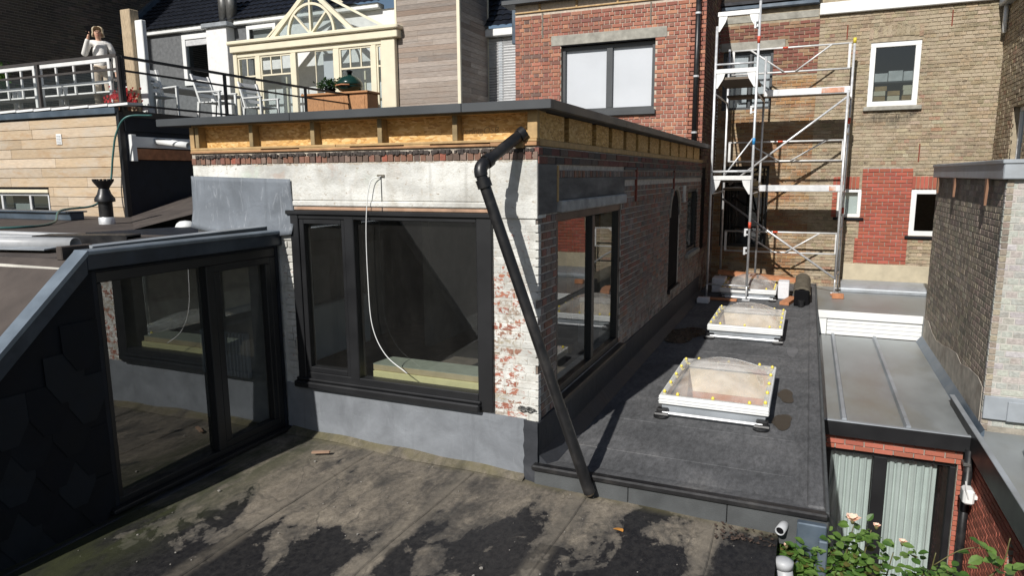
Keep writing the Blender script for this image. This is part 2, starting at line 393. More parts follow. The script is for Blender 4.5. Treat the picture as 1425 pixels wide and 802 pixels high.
def floor_mat():
    t = NT('weathered_bitumen'); X, Y, Z = t.xyz()
    v = t.pos((1, .75, 1))
    n1 = t.noise(2.4, 9, v, .64, .9); n2 = t.noise(26, 7, v, .72); n3 = t.noise(140, 3); st = t.noise(2.4, 8, t.pos((2.0, .5, 1)), .66, .7)
    mixn = t.math('ADD', t.math('MULTIPLY', n1, .55), t.math('MULTIPLY', st, .45))
    c = t.ramp(mixn, [(.37, (.035, .034, .032)), (.44, (.09, .08, .068)), (.51, (.165, .143, .115)), (.57, (.2, .172, .135)), (.66, (.29, .25, .195))])
    c = t.mix(1.0, c, t.ramp(n2, [(.3, .6), (.7, 1.3)]), 'MULTIPLY'); c = t.mix(1.0, c, t.ramp(n3, [(.3, .75), (.7, 1.2)]), 'MULTIPLY')
    # ring-like tide marks where puddles dried
    tm = t.noise(1.7, 4, v, .5, .4); c = t.mix(t.math('MULTIPLY', t.sstep(t.math('ABSOLUTE', t.math('SUBTRACT', tm, .47)), .012, .002), .55), c, (.07, .062, .052))
    # damp patches: a grey halo round hard-edged black, larger towards the open front of the roof, broken by the dry laps
    w = t.math('ADD', t.math('MULTIPLY', t.noise(1.35, 9, t.pos((1.15, .7, 1)), .62, .5), .72), t.math('MULTIPLY', t.noise(5.5, 8, v, .68, .6), .28))
    YE = t.math('SUBTRACT', Y, t.math('MULTIPLY', t.math('SUBTRACT', X, .5), .34))
    edge = t.math('ADD', t.sstep(YE, -.2, -1.0), t.math('MULTIPLY', t.sstep(YE, -.9, -2.1), .45))
    wv = t.math('ADD', w, t.math('MULTIPLY', edge, .13))
    lap = 0.0
    for sx in (-1.62, -.62, .38, 1.38):
        k = t.sstep(t.math('ABSOLUTE', t.math('SUBTRACT', X, sx + .03)), .12, .05); lap = k if lap == 0.0 else t.math('MAXIMUM', lap, k)
    wv = t.math('SUBTRACT', wv, t.math('MULTIPLY', lap, .055))
    c = t.mix(t.math('MULTIPLY', t.sstep(wv, .53, .60), .7), c, t.mix(t.ramp(n2, [(.35, 0.), (.7, 1.)]), (.03, .029, .028), (.09, .082, .072)))
    wet = t.sstep(wv, .588, .606)
    c = t.mix(t.math('MULTIPLY', wet, .94), c, t.mix(t.ramp(n2, [(.4, 0.), (.7, .8)]), (.009, .009, .011), (.034, .033, .033)))
    # pale dry run along each seam
    for sx in (-1.62, -.62, .38, 1.38):
        d = t.math('ABSOLUTE', t.math('SUBTRACT', X, sx + .05))
        k = t.math('MULTIPLY', t.sstep(d, .10, .02), t.ramp(t.noise(7, 5, v, .7), [(.35, .2), (.6, .85)]))
        c = t.mix(t.math('MULTIPLY', k, .6), c, (.2, .175, .138))
    moss = t.math('MULTIPLY', t.sstep(X, -1.75, -2.35), t.ramp(t.noise(4, 7, t.pos((1.6, .5, 1)), .65), [(.36, .1), (.56, .9)]))
    c = t.mix(moss, c, (.042, .046, .022))
    moss2 = t.math('MULTIPLY', t.sstep(Y, -.2, -.04), t.ramp(t.noise(6, 5), [(.35, .1), (.62, .7)]))
    c = t.mix(moss2, c, (.13, .115, .06))
    r = t.math('SUBTRACT', .9, t.math('MULTIPLY', wet, .45))
    h = t.math('ADD', t.math('MULTIPLY', n2, .5), n1)
    return t.bsdf(c, r, 0, .4, h, .35, .02)
M_FLOOR = floor_mat()

def siderooff():
    t = NT('dark_roofing_felt'); n1 = t.noise(1.3, 7, None, .65, .3); n2 = t.noise(30, 6, t.pos((1, .35, 1)), .7); n3 = t.noise(160, 2)
    c = t.ramp(n1, [(.3, (.06, .062, .065)), (.55, (.115, .116, .12)), (.75, (.165, .162, .158))])
    c = t.mix(1.0, c, t.ramp(n2, [(.3, .6), (.7, 1.35)]), 'MULTIPLY'); c = t.mix(1.0, c, t.ramp(n3, [(.3, .8), (.7, 1.15)]), 'MULTIPLY')
    return t.bsdf(c, .85, 0, .35, n2, .3, .008)
M_SIDEROOF = siderooff()
M_PUDDLE = plain('wet_patch', (.012, .011, .010), .25, 0, .3, 8, .05)
M_PUDDLEBROWN = plain('brown_patch', (.035, .028, .02), .4, 0, .3, 8, .05)
M_FELTGREY = plain('mineral_felt', (.085, .09, .092), .9, 0, .2, 5, .6, 260, .2)

def yellowwallmat():
    t = NT('yellow_stock_brick'); a = t.n('ShaderNodeVertexColor', layer_name='col').outputs[0]; X, Y, Z = t.xyz()
    c = t.mix(1.0, a, t.ramp(t.noise(40, 5), [(.25, .6), (.75, 1.25)]), 'MULTIPLY')
    c = t.mix(t.ramp(t.noise(.9, 7, None, .68), [(.45, 0.), (.72, .45)]), c, (.16, .125, .085))
    c = t.mix(t.ramp(t.noise(3.3, 6, t.pos((.5, 1, 1.4)), .7), [(.46, 0.), (.62, .8)]), c, (.43, .365, .265))
    c = t.mix(t.ramp(t.noise(4.5, 6, t.pos((1, 1, 3.4)), .78), [(.565, 0.), (.64, .8)]), c, (.075, .062, .05))
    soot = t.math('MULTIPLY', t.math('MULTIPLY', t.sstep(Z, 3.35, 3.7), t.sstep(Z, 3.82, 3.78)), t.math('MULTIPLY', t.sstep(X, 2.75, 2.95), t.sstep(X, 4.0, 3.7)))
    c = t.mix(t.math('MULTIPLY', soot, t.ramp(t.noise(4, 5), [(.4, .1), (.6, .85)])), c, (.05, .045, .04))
    return t.bsdf(c, .9, 0, .2, t.noise(60, 5), .7, .01)
M_YELLOWBRICK = yellowwallmat()
def sidebrick():
    t = NT('sooty_brick'); a = t.n('ShaderNodeVertexColor', layer_name='col').outputs[0]; X, Y, Z = t.xyz()
    c = t.mix(1.0, a, t.ramp(t.noise(45, 5), [(.25, .65), (.75, 1.2)]), 'MULTIPLY')
    c = t.mix(t.ramp(t.noise(1.1, 6, None, .65), [(.42, 0.), (.7, .4)]), c, (.06, .052, .048))
    salt = t.math('MULTIPLY', t.sstep(Z, 1.15, .55), t.ramp(t.noise(4, 7, None, .7), [(.42, 0.), (.6, .8)]))
    c = t.mix(salt, c, (.46, .42, .37))
    return t.bsdf(c, .88, 0, .25, t.noise(90, 4), .5, .006)
M_BRICKSIDE = sidebrick()
M_BRICKRED = brickmat('red_facing_brick', .25, (.07, .05, .045), .25, .8)
M_BRICKNEW = brickmat('new_red_brick', .12, (.25, .08, .05), .2, 1.5, .25)
M_BRICKDARK = brickmat('dark_brown_brick', .35, (.03, .027, .025), .4, .6)
M_BRICKGREY = brickmat('grey_brown_brick', .35, (.06, .055, .05), .45, 1.0)

def pale_front():
    t = NT('pale_limed_brick'); a = t.n('ShaderNodeVertexColor', layer_name='col').outputs[0]
    c = t.mix(1.0, a, t.ramp(t.noise(30, 5), [(.25, .7), (.75, 1.15)]), 'MULTIPLY')
    c = t.mix(t.ramp(t.noise(3, 6, t.pos((1, 1, 2.5)), .7), [(.55, 0.), (.7, .55)]), c, (.2, .15, .1))
    return t.bsdf(c, .9, 0, .2, t.noise(60, 5), .6, .01)
M_BRICKPALE = pale_front()
def cladmat():
    t = NT('cedar_cladding'); a = t.n('ShaderNodeVertexColor', layer_name='col').outputs[0]; v = t.pos((1, 1, 6))
    c = t.mix(1.0, a, t.ramp(t.noise(6, 6, v, .6), [(.25, .8), (.75, 1.12)]), 'MULTIPLY')
    c = t.mix(t.ramp(t.noise(1.3, 6, t.pos((1, 1, 3)), .65), [(.48, 0.), (.64, .6)]), c, (.5, .45, .38))
    c = t.mix(t.ramp(t.noise(1.7, 6, t.pos((1.2, 1, 4)), .65, .4), [(.55, 0.), (.7, .6)]), c, (.42, .27, .15))
    return t.bsdf(c, .7, 0, .3, t.noise(20, 5, v), .25, .004)
M_CLAD = cladmat()
M_CLADGREY = colmat('silvered_cladding', .75, (1, 1, 10), 6, .35, .3, .3, (.27, .19, .14), .5, 1.0)
M_SLEEPER = plain('wooden_post_wood', (.42, .33, .22), .8, 0, .3, 10, .3, 60, .3, (6, 6, 1))
M_ZINCTOP = plain('stained_zinc_roof', (.265, .285, .29), .4, .25, .22, 2.2, .06, 20, .5, (1, .45, 1), (.2, .18, .12), .5)

# ------------------------------------------------------------------ walls and bricks
def subtract(iv, holes):
    res = [iv]
    for a, b in holes:
        nx = []
        for p, q in res:
            if b <= p or a >= q: nx.append((p, q)); continue
            if a > p: nx.append((p, a))
            if b < q: nx.append((b, q))
        res = nx
    return res

def holed_wall(P, u0, u1, v0, v1, holes, d0, d1):
    """slab between depths d0 (back) and d1 (front) with rectangular openings"""
    us = sorted(set([u0, u1] + [min(max(h[k], u0), u1) for h in holes for k in (0, 1)]))
    vs = sorted(set([v0, v1] + [min(max(h[k], v0), v1) for h in holes for k in (2, 3)]))
    def solid(i, j):
        if i < 0 or j < 0 or i >= len(us) - 1 or j >= len(vs) - 1: return False
        um, vm = (us[i] + us[i + 1]) / 2, (vs[j] + vs[j + 1]) / 2
        return not any(h[0] < um < h[1] and h[2] < vm < h[3] for h in holes)
    mb = MB()
    for i in range(len(us) - 1):
        for j in range(len(vs) - 1):
            if not solid(i, j): continue
            a, b, c, e = us[i], us[i + 1], vs[j], vs[j + 1]
            mb.quad(P.pt(a, c, d1), P.pt(b, c, d1), P.pt(b, e, d1), P.pt(a, e, d1))
            mb.quad(P.pt(a, e, d0), P.pt(b, e, d0), P.pt(b, c, d0), P.pt(a, c, d0))
            if not solid(i - 1, j): mb.quad(P.pt(a, c, d0), P.pt(a, c, d1), P.pt(a, e, d1), P.pt(a, e, d0))
            if not solid(i + 1, j): mb.quad(P.pt(b, c, d1), P.pt(b, c, d0), P.pt(b, e, d0), P.pt(b, e, d1))
            if not solid(i, j - 1): mb.quad(P.pt(a, c, d0), P.pt(b, c, d0), P.pt(b, c, d1), P.pt(a, c, d1))
            if not solid(i, j + 1): mb.quad(P.pt(a, e, d1), P.pt(b, e, d1), P.pt(b, e, d0), P.pt(a, e, d0))
    return mb

_unit = {}
def unit_brick(mat, pal):
    key = mat.name + str(pal)
    if key not in _unit:
        L = []
        for k in range(10):
            col = pick(pal); mb = MB()
            chamfer_box(mb, -.5, .5, -.5, .5, -.5, .5, (.018, .08, .06), col)
            mb.v = [tuple(x + rnd.uniform(-.008, .008) if abs(x) > .4 else x for x in v) for v in mb.v]
            L.append(mb.mesh('brick', mat))
        _unit[key] = L
    return rnd.choice(_unit[key])

def pick(pal):
    t = rnd.random() * sum(p[0] for p in pal)
    for wgt, c in pal:
        t -= wgt
        if t <= 0:
            k = rnd.uniform(.85, 1.15); return tuple(min(1, x * k * rnd.uniform(.95, 1.05)) for x in c)
    return pal[-1][1]

def lay_bricks(parent, P, u0, u1, v0, v1, holes, course, L, mat, pal, bond='mixed', n_single=300, gap=.011, proud=.006, jit=.003, name='brick', keep=None, rest=True):
    cells = []
    nrow = int((v1 - v0) / course + .001)
    for i in range(nrow):
        a = v0 + i * course; b = a + course - gap; vm = (a + b) / 2
        hs = [(h[0], h[1]) for h in holes if h[2] < vm < h[3]]
        if bond == 'soldier': step = [course * .9] ; off = 0
        elif bond == 'running': step = [L]; off = (i % 2) * L * .5
        elif bond == 'english': step = [L] if i % 2 else [L * .5]; off = L * .25 * (i % 2)
        else: step = [L, L * .5] if i % 3 else [L]; off = rnd.uniform(0, L)
        for p, q in subtract((u0, u1), hs):
            u = u0 - off; k = i
            while u < q:
                ln = L * .30 if bond == 'soldier' else step[k % len(step)]
                s, e = max(u, p), min(u + ln - gap, q)
                if e - s > .03 and (keep is None or keep((s + e) / 2, vm)): cells.append((s, e, a, b))
                u += ln; k += 1
    cells = [(visible_rank(P.pt((c[0] + c[1]) / 2, (c[2] + c[3]) / 2, 0)), c) for c in cells]
    cells.sort(key=lambda t: t[0])
    restmb = MB(); rot = 0 if P.side == 'front' else math.pi / 2
    inv = world_of(parent).inverted()
    for k, (rank, (s, e, a, b)) in enumerate(cells):
        j = rnd.uniform(-jit, jit); dep = .06
        if k < n_single and rank < 1e5:
            o = bpy.data.objects.new(name, unit_brick(mat, pal)); COL.objects.link(o)
            o.location = P.pt((s + e) / 2, (a + b) / 2, proud + j - dep / 2); o.scale = (e - s, dep, b - a)
            o.rotation_euler = (rnd.uniform(-.01, .01), rnd.uniform(-.008, .008), rot)
            o.parent = parent; o.matrix_parent_inverse = inv
        elif rest:
            P.box(restmb, s, e, a, b, proud + j - .03, proud + j, pick(pal))
    if restmb.v: restmb.build('brickwork', mat, parent, kind='stuff')

def window(parent, P, u0, u1, v0, v1, fw, mat, glass, dep=.07, inset=.0, mull=(), trans=(), mw=None, sill=None, sillmat=None, name='window'):
    """outer frame, mullions and transoms as one part; every pane (and the sill) a sub-part"""
    mw = mw or fw; mb = MB(); d1 = -inset; d0 = d1 - dep
    P.box(mb, u0, u1, v1 - fw, v1, d0, d1, c=.006); P.box(mb, u0, u1, v0, v0 + fw, d0, d1, c=.006)
    P.box(mb, u0, u0 + fw, v0 + fw, v1 - fw, d0, d1, c=.006); P.box(mb, u1 - fw, u1, v0 + fw, v1 - fw, d0, d1, c=.006)
    for m in mull: P.box(mb, m - mw / 2, m + mw / 2, v0 + fw, v1 - fw, d0 + .002, d1 - .003, c=.006)
    for m in trans: P.box(mb, u0 + fw, u1 - fw, m - mw / 2, m + mw / 2, d0 + .004, d1 - .005, c=.006)
    o = mb.build(name, mat, parent)
    us = [u0 + fw] + sorted(x for m in mull for x in (m - mw / 2, m + mw / 2)) + [u1 - fw]
    vs = [v0 + fw] + sorted(x for m in trans for x in (m - mw / 2, m + mw / 2)) + [v1 - fw]
    dm = (d0 + d1) / 2
    for i in range(0, len(us), 2):
        for j in range(0, len(vs), 2):
            g = MB(); g.quad(P.pt(us[i], vs[j], dm), P.pt(us[i + 1], vs[j], dm), P.pt(us[i + 1], vs[j + 1], dm), P.pt(us[i], vs[j + 1], dm))
            g.build('pane', glass, o)
    if sill:
        s = MB(); P.box(s, u0 - sill[0], u1 + sill[0], v0 - sill[1], v0 - .002, d0, sill[2], c=.006); s.build('sill', sillmat or mat, o)
    return o

def tile_roof(parent, name, x0, x1, y0, z0, y1, z1, mat, tw=.21, rows=14):
    """pantiles: rounded across, stepped down the slope"""
    mb = MB(); nx = int((x1 - x0) / tw) * 4; g = []
    sl = Vector((0, y1 - y0, z1 - z0)); L = sl.length; nrm = Vector((0, -(z1 - z0), y1 - y0)).normalized()
    for r in range(rows):
        for e in (0, 1):
            row = []
            for i in range(nx + 1):
                x = x0 + (x1 - x0) * i / nx
                h = .03 * (abs(math.sin(math.pi * i / 4)) ** .7) + (.035 if e == 0 else .0)
                p = Vector((x, y0, z0)) + sl * ((r + e) / rows) + nrm * h; row.append(len(mb.v)); mb.v.append(tuple(p))
            g.append(row)
    for a, b in zip(g, g[1:]):
        for i in range(nx): mb.f.append((a[i], a[i + 1], b[i + 1], b[i])); mb.c.append(None)
    return mb.build(name, mat, parent)

# ------------------------------------------------------------------ the setting
g = MB(); g.box(-150, 150, -150, 150, -3.4, -3.2); g.build('ground', M_GROUND, kind='structure')
g = MB(); g.box(1.9, 5.2, -6, 3.5, -3.2, -3.05); g.build('patio', M_PATIO, kind='structure')

# foreground flat roof, tilting a little up to the left
def fz(x): return -.026 * x
def floor_sheet():
    mb = MB(); nx, ny = 60, 70; x0, x1, y0, y1 = -3.4, 1.88, -7.5, .02
    r2 = random.Random(3)
    for j in range(ny + 1):
        for i in range(nx + 1):
            x = x0 + (x1 - x0) * i / nx; y = y0 + (y1 - y0) * j / ny
            z = fz(x) + .006 * math.sin(x * 5.1 + y * 1.3) * math.sin(y * 3.7) + r2.uniform(-.0015, .0015)
            mb.v.append((x, y, z))
    for j in range(ny):
        for i in range(nx):
            a = j * (nx + 1) + i; mb.f.append((a, a + 1, a + nx + 2, a + nx + 1)); mb.c.append(None)
    return mb
FR = floor_sheet().build('foreground_roof', M_FLOOR, kind='structure'); FR.data.shade_smooth()
m = MB(); m.box(-3.4, 1.872, -7.5, .3, -.6, -.075); m.box(1.80, 1.876, -7.5, -.02, -3.05, -.076); m.build('roof_body', M_FELTGREY, FR)
for sx in (-1.62, -.62, .38, 1.38):
    m = MB(); n = 60; ww = .075
    for k in range(n + 1):
        y = -7.4 + 7.28 * k / n; dx = .012 * math.sin(y * 2.3 + sx * 7)
        z = fz(sx) + .006 * math.sin(sx * 5.1 + y * 1.3) * math.sin(y * 3.7)
        m.v += [(sx + dx - ww, y, z + .001), (sx + dx - ww + .006, y, z + .010), (sx + dx + ww - .01, y, z + .009), (sx + dx + ww, y, z + .001)]
    for k in range(n):
        for q in range(3): m.f.append((k * 4 + q, k * 4 + q + 1, k * 4 + q + 5, k * 4 + q + 4)); m.c.append(None)
    m.build('seam_strip', M_FLOOR, FR)
m = MB()
for k in range(41):
    x = -2.55 + (2.45) * k / 40
    m.v += [(x, -.11 - .02 * math.sin(x * 4), fz(x) + .004), (x, -.006, fz(x) + .05 + .008 * math.sin(x * 9))]
for k in range(40): m.f.append((2 * k, 2 * k + 2, 2 * k + 3, 2 * k + 1)); m.c.append(None)
m.build('wall_fillet', M_FLOOR, FR)

# right-hand flat roof with its kerbs
ZR = .12
SKYX = ((.675, 1.715, 1.62, 3.15), (.675, 1.715, 5.2, 6.75), (.45, 1.48, 8.70, 10.05))
_m = MB(); _y = .02
for (a, b, c, e) in SKYX:
    _m.box(0, 2.18, _y, c + .07, -.3, ZR); _m.box(0, a + .07, c + .07, e - .07, -.3, ZR); _m.box(b - .07, 2.18, c + .07, e - .07, -.3, ZR); _y = e - .07
_m.box(0, 2.18, _y, 11.1, -.3, ZR)
SR = _m.build('side_flat_roof', M_SIDEROOF, kind='structure')
for k, y in enumerate((.62, 1.42, 3.5, 4.4, 5.02, 7.2, 8.0, 10.5)):
    m = MB(); m.box(.14, 2.0, y - .05, y + .05, ZR - .005, ZR + .005, c=.003); m.build('lap_strip', M_SIDEROOF, SR)
m = MB(); m.box(-.02, 2.2, -.10, -.02, .115, .165, c=.012); m.build('front_kerb_trim', M_BLACKPLASTIC, SR)
m = MB(); m.prism([(2.2, -.02, ZR + .002), (2.2, .16, ZR + .002), (2.2, -.02, .158)], (-2.2, 0, 0)); m.build('kerb_fillet', M_SIDEROOF, SR)
m = MB(); m.box(2.06, 2.18, .02, 11.0, ZR, .165, c=.015); m.prism([(2.06, .02, ZR + .002), (1.95, .02, ZR + .002), (2.06, .02, .16)], (0, 10.9, 0)); m.build('side_kerb', M_SIDEROOF, SR)
m = MB(); m.box(2.18, 2.205, -.06, 11.0, -.02, .172, c=.006); m.build('kerb_edge_trim', M_FELTGREY, SR)
for (a, b) in ((.0, .78), (.785, 1.52), (1.525, 2.2)):
    m = MB(); m.box(a, b, -.075, -.01, -.12, .114, c=.004); m.build('kerb_felt_panel', M_FELTGREY, SR)
def blob(name, cx_, cy_, rx, ry, z, mat, parent, seed, n=28):
    r3 = random.Random(seed); ph = [r3.uniform(0, 6.28) for _ in range(5)]
    mb = MB(); pts = []
    for k in range(n):
        a = 2 * math.pi * k / n; q = 1 + .16 * math.sin(2 * a + ph[0]) + .1 * math.sin(3 * a + ph[1]) + .06 * math.sin(5 * a + ph[2])
        pts.append((cx_ + rx * q * math.cos(a), cy_ + ry * q * math.sin(a), z))
    mb.poly(pts); return mb.build(name, mat, parent)
blob('wet_patch', .33, 5.25, .27, .55, ZR + .007, M_PUDDLE, SR, 2)
blob('stain_patch', 1.84, 2.72, .085, .22, ZR + .007, M_PUDDLEBROWN, SR, 5)
blob('stain_patch', 1.83, 1.86, .10, .2, ZR + .007, M_PUDDLEBROWN, SR, 6)
blob('pale_patch', 1.86, 4.75, .06, .34, ZR + .0075, plain('cement_smear', (.13, .13, .135), .9), SR, 8)

# ------------------------------------------------------------------ the brick extension
EX = thing('brick_extension', 'flat-roofed brick extension, whitewashed front, bare brick side, grey roof edge over open boarding', 'building', (-1.8, 4.4, 0))
PF, PS = Plane('front', 0), Plane('right', 0)
PAL_SIDE = [(4, (.28, .19, .155)), (3, (.24, .18, .155)), (2, (.32, .17, .13)), (2, (.2, .175, .16)), (1, (.32, .28, .24))]
PAL_PIER = [(4, (.38, .15, .1)), (2, (.32, .17, .12)), (2, (.3, .22, .17)), (1, (.42, .36, .3))]
FWIN = (-2.44, -.395, .535, 2.205); SWIN = (.47, 2.66, .56, 2.19)
# front wall
hw = holed_wall(PF, -3.63, -.2495, -.1, 2.735, [FWIN], -.25, -.012); hw.build('front_wall', M_LIMEWASH, EX)
PF.box(MB(), -.249, -.022, -.1, 2.735, -.24, -.013).build('corner_pier', M_LIMEWASH, EX)
lay_bricks(EX, PF, -.388, .004, .50, 2.17, [], .068, .205, M_PAINTEDBRICK, PAL_PIER, 'mixed', 300, .008, -.0095, .0018)
lay_bricks(EX, PF, -2.56, -2.45, .50, 2.2, [], .068, .205, M_PAINTEDBRICK, PAL_PIER, 'mixed', 60, .011, .002, .003)
lay_bricks(EX, PF, -3.63, .0, 2.632, 2.703, [], .069, .21, M_BRICKRED, [(4, (.3, .1, .07)), (3, (.24, .12, .085)), (2, (.28, .2, .15)), (2, (.14, .1, .08))], 'soldier', 120, .009, .0, .006)
m = MB(); PF.box(m, -.40, -.002, 2.171, 2.63, -.2, .0, c=.004); m.build('plaster_band', M_LIMEWASH, EX)
m = MB(); PF.box(m, -2.41, -.41, 2.30, 2.63, -.2, .001, c=.004); m.build('plaster_band', M_LIMEWASH, EX)
m = MB(); PF.box(m, -2.41, -.41, 2.245, 2.297, -.2, .012, c=.01); m.build('lintel_moulding', M_LIMEWASH, EX)
m = MB(); PF.box(m, -2.40, -.42, 2.212, 2.24, -.2, .002, c=.004); m.build('lintel_strip', plain('terracotta_strip', (.38, .24, .16), .85, 0, .3, 7, .2, tint=(.5, .47, .4), tfac=.8), EX)
m = MB(); r4 = random.Random(9)
for k in range(520):
    x = r4.uniform(-3.6, -.05); s = r4.uniform(.006, .022); m.box(x, x + s * 1.6, r4.uniform(-.012, .01), .06, 2.69 + r4.uniform(-.012, .008), 2.705 + s * .9, c=.004)
m.build('mortar_crust', plain('sooty_crust', (.06, .05, .045), .95, 0, .4, 30, .6), EX, kind='stuff')
# side wall
ARCH = (5.66, 6.5, .72, 2.3); NARROW = (7.3, 8.45, 1.12, 2.27)
hw = holed_wall(PS, .03, 8.9, -.1, 2.735, [SWIN, ARCH, NARROW], -.25, -.012); hw.build('side_wall', plain('pale_side_mortar', (.48, .44, .39), .95, 0, .25, 20, .5, tint=(.2, .18, .16), tfac=.5), EX)
lay_bricks(EX, PS, .022, 8.9, .50, 2.202, [SWIN, (ARCH[0] - .05, ARCH[1] + .05, ARCH[2], 1.85), (ARCH[0] + .06, ARCH[1] - .06, 1.85, 2.2), NARROW], .068, .205, M_BRICKSIDE, PAL_SIDE, 'english', 300, .012, -.004, .003)
lay_bricks(EX, PS, 2.75, 8.9, 2.19, 2.45, [ARCH, NARROW], .068, .205, M_BRICKSIDE, PAL_SIDE, 'english', 100, .012, -.004, .003)
lay_bricks(EX, PS, .46, 8.9, 2.49, 2.565, [], .075, .21, M_BRICKSIDE, PAL_SIDE, 'soldier', 100, .014, .006, .004)
lay_bricks(EX, PS, .012, 8.9, 2.60, 2.738, [], .068, .205, M_BRICKSIDE, [(2, (.2, .09, .075)), (2, (.13, .1, .09)), (1, (.1, .085, .08))], 'running', 120, .012, .004, .005)
m = MB(); PS.box(m, .003, .44, 2.2, 2.6, -.1, .004, c=.004); m.build('render_patch', M_SIDERENDER, EX)
m = MB(); PS.box(m, .475, 2.74, 2.30, 2.488, -.2, .006, c=.004); m.build('render_band', M_SIDERENDER, EX)
m = MB(); PS.box(m, 2.75, 8.88, 2.455, 2.488, -.2, .008, c=.004); m.build('render_band', M_SIDERENDER, EX)
m = MB(); PS.box(m, 2.75, 8.88, 2.567, 2.598, -.2, .009, c=.004); m.build('render_band', M_SIDERENDER, EX)
m = MB(); PS.box(m, .48, 2.70, 2.195, 2.298, -.15, .045, c=.012); m.build('concrete_lintel', plain('pale_concrete', (.38, .38, .37), .85, 0, .3, 9, .3, tint=(.2, .2, .2), tfac=.5), EX)
m = MB(); PS.box(m, .44, .475, 2.29, 2.59, -.1, .012, c=.004); m.build('wood_strip', M_TIMBER, EX)
for y in (3.3, 5.85):
    m = MB(); PS.box(m, y, y + .03, 2.19, 2.6, -.02, .016, c=.004); m.build('rusty_anchor', plain('rust%d' % int(y), (.2, .05, .03), .9), EX)
m = MB(); PS.box(m, 6.75, 6.95, 2.05, 2.33, -.02, .02, c=.004); m.build('plaster_dab', M_LIMEWASH, EX)
# arched recess: plaster ring, dark board
m = MB(); uc, vc, rr = 6.08, 1.86, .42
ring = [(uc + (rr + .07) * math.cos(a), vc + (rr + .07) * math.sin(a)) for a in [math.pi * k / 16 for k in range(17)]] + [(uc + rr * math.cos(a), vc + rr * math.sin(a)) for a in [math.pi * k / 16 for k in range(16, -1, -1)]]
for k in range(16):
    a0, a1 = math.pi * k / 16, math.pi * (k + 1) / 16
    PS.poly(m, [(uc + rr * math.cos(a0), vc + rr * math.sin(a0)), (uc + (rr + .07) * math.cos(a0), vc + (rr + .07) * math.sin(a0)), (uc + (rr + .07) * math.cos(a1), vc + (rr + .07) * math.sin(a1)), (uc + rr * math.cos(a1), vc + rr * math.sin(a1))], -.2, .012)
m.build('arch_ring', M_MORTAR, EX)
m = MB(); PS.box(m, 5.6, 6.6, .6, 1.86, -.06, -.02)
PS.poly(m, [(uc + .43 * math.cos(math.pi * k / 16), 1.86 + .43 * math.sin(math.pi * k / 16)) for k in range(17)], -.06, -.02); m.build('arch_door', M_DARK, EX)
m = MB(); PS.box(m, 5.62, 6.55, .66, .72, -.2, .04, c=.006); m.build('threshold', M_ANTH, EX)
window(EX, PS, *NARROW, .07, M_ANTH, GLASSDARK, inset=.03)
m = MB(); PS.box(m, 7.2, 8.55, 1.04, 1.118, -.2, .06, c=.01); m.build('stone_sill', M_CONCRETE, EX)
# base flashing
m = MB(); m.quad((-2.6, -.012, .0), (-.1, -.014, -.03), (-.1, -.006, .513), (-2.6, -.004, .55))
m.prism([(-2.6, -.016, .05), (-2.6, -.010, .55), (-2.6, .005, .55), (-2.6, .005, .05)], (2.5, 0, -.034)); m.build('base_flashing', M_EPDM, EX)
m = MB(); N = 12
for k in range(N + 1):
    z = .52 - .55 * k / N; wv = .006 * math.sin(k * 2.1)
    m.v += [(-.115 + wv + (.02 if k > 10 else 0), -.022 - .004 * math.sin(k * 1.7) - (.02 if k > 9 else 0), z), (.012 - (.012 if k > 10 else 0), -.03 - .004 * math.sin(k * 1.3) - (.03 if k > 9 else 0), z - .005)]
for k in range(N): m.f.append((2 * k, 2 * k + 2, 2 * k + 3, 2 * k + 1)); m.c.append(None)
m.build('corner_flashing', M_EPDMDARK, EX, True)
m = MB(); m.box(-.02, .014, -.012, 8.9, .1, .50, c=.004); m.prism([(.014, .0, ZR + .003), (.12, .0, ZR + .003), (.014, .0, ZR + .10)], (0, 8.9, 0)); m.build('side_upstand', M_EPDMDARK, EX)
# lead sheet dressed over the wall, lower edge curled
m = MB(); NX, NY = 26, 12; r5 = random.Random(4)
for j in range(NY + 1):
    for i in range(NX + 1):
        a, b = i / NX, j / NY
        x = -3.64 + 1.225 * a + .03 * b * math.sin(b * 3) * a; z = 2.525 - .035 * a - b * (.50 + .06 * math.sin(a * 3.1)) ; y = -.014 - .012 * math.sin(a * 9 + b * 3) * b - (.16 * (b - .6) ** 1.4 * (1 if a < .97 else .8) if b > .6 else 0)
        m.v.append((x, y, z))
for j in range(NY):
    for i in range(NX): k = j * (NX + 1) + i; m.f.append((k, k + NX + 1, k + NX + 2, k + 1)); m.c.append(None)
o = m.build('lead_sheet', M_LEADGREY, EX, True); o.modifiers.new('thickness', 'SOLIDIFY').thickness = .004
# timber frame and boarding above the brickwork
for a, b in ((-3.63, -1.9), (-1.895, -.005)):
    m = MB(); PF.box(m, a, b, 2.768, 2.79, -.2, .004, c=.004); m.build('bottom_plate', M_TIMBER, EX)
m = MB(); PF.box(m, -3.63, -.4, 2.738, 2.758, -.2, .008, c=.004); PF.box(m, -.4, -.006, 2.738, 2.767, -.2, .006, c=.003); m.build('wall_plate', plain('reddish_batten', (.36, .2, .1), .8, 0, .3, 8, .2), EX)
m = MB()
for (a, b) in ((-3.63, -2.75), (-2.3, -1.75), (-1.2, -.95)): PF.box(m, a, b, 2.758, 2.768, -.2, .0)
m.build('packing', M_TIMBER, EX)
m = MB(); PS.box(m, .06, 8.9, 2.738, 2.79, -.2, .003, c=.005); m.build('bottom_plate', M_TIMBER, EX)
m = MB(); PF.box(m, -3.6, -.005, 2.99, 3.005, -.2, .002); m.build('top_plate', M_TIMBER, EX)
for a, b in ((-3.62, -2.2), (-2.196, -.75), (-.746, -.07)):
    m = MB(); PF.box(m, a, b, 2.79, 2.99, -.12, -.09); m.build('osb_board', M_OSB, EX)
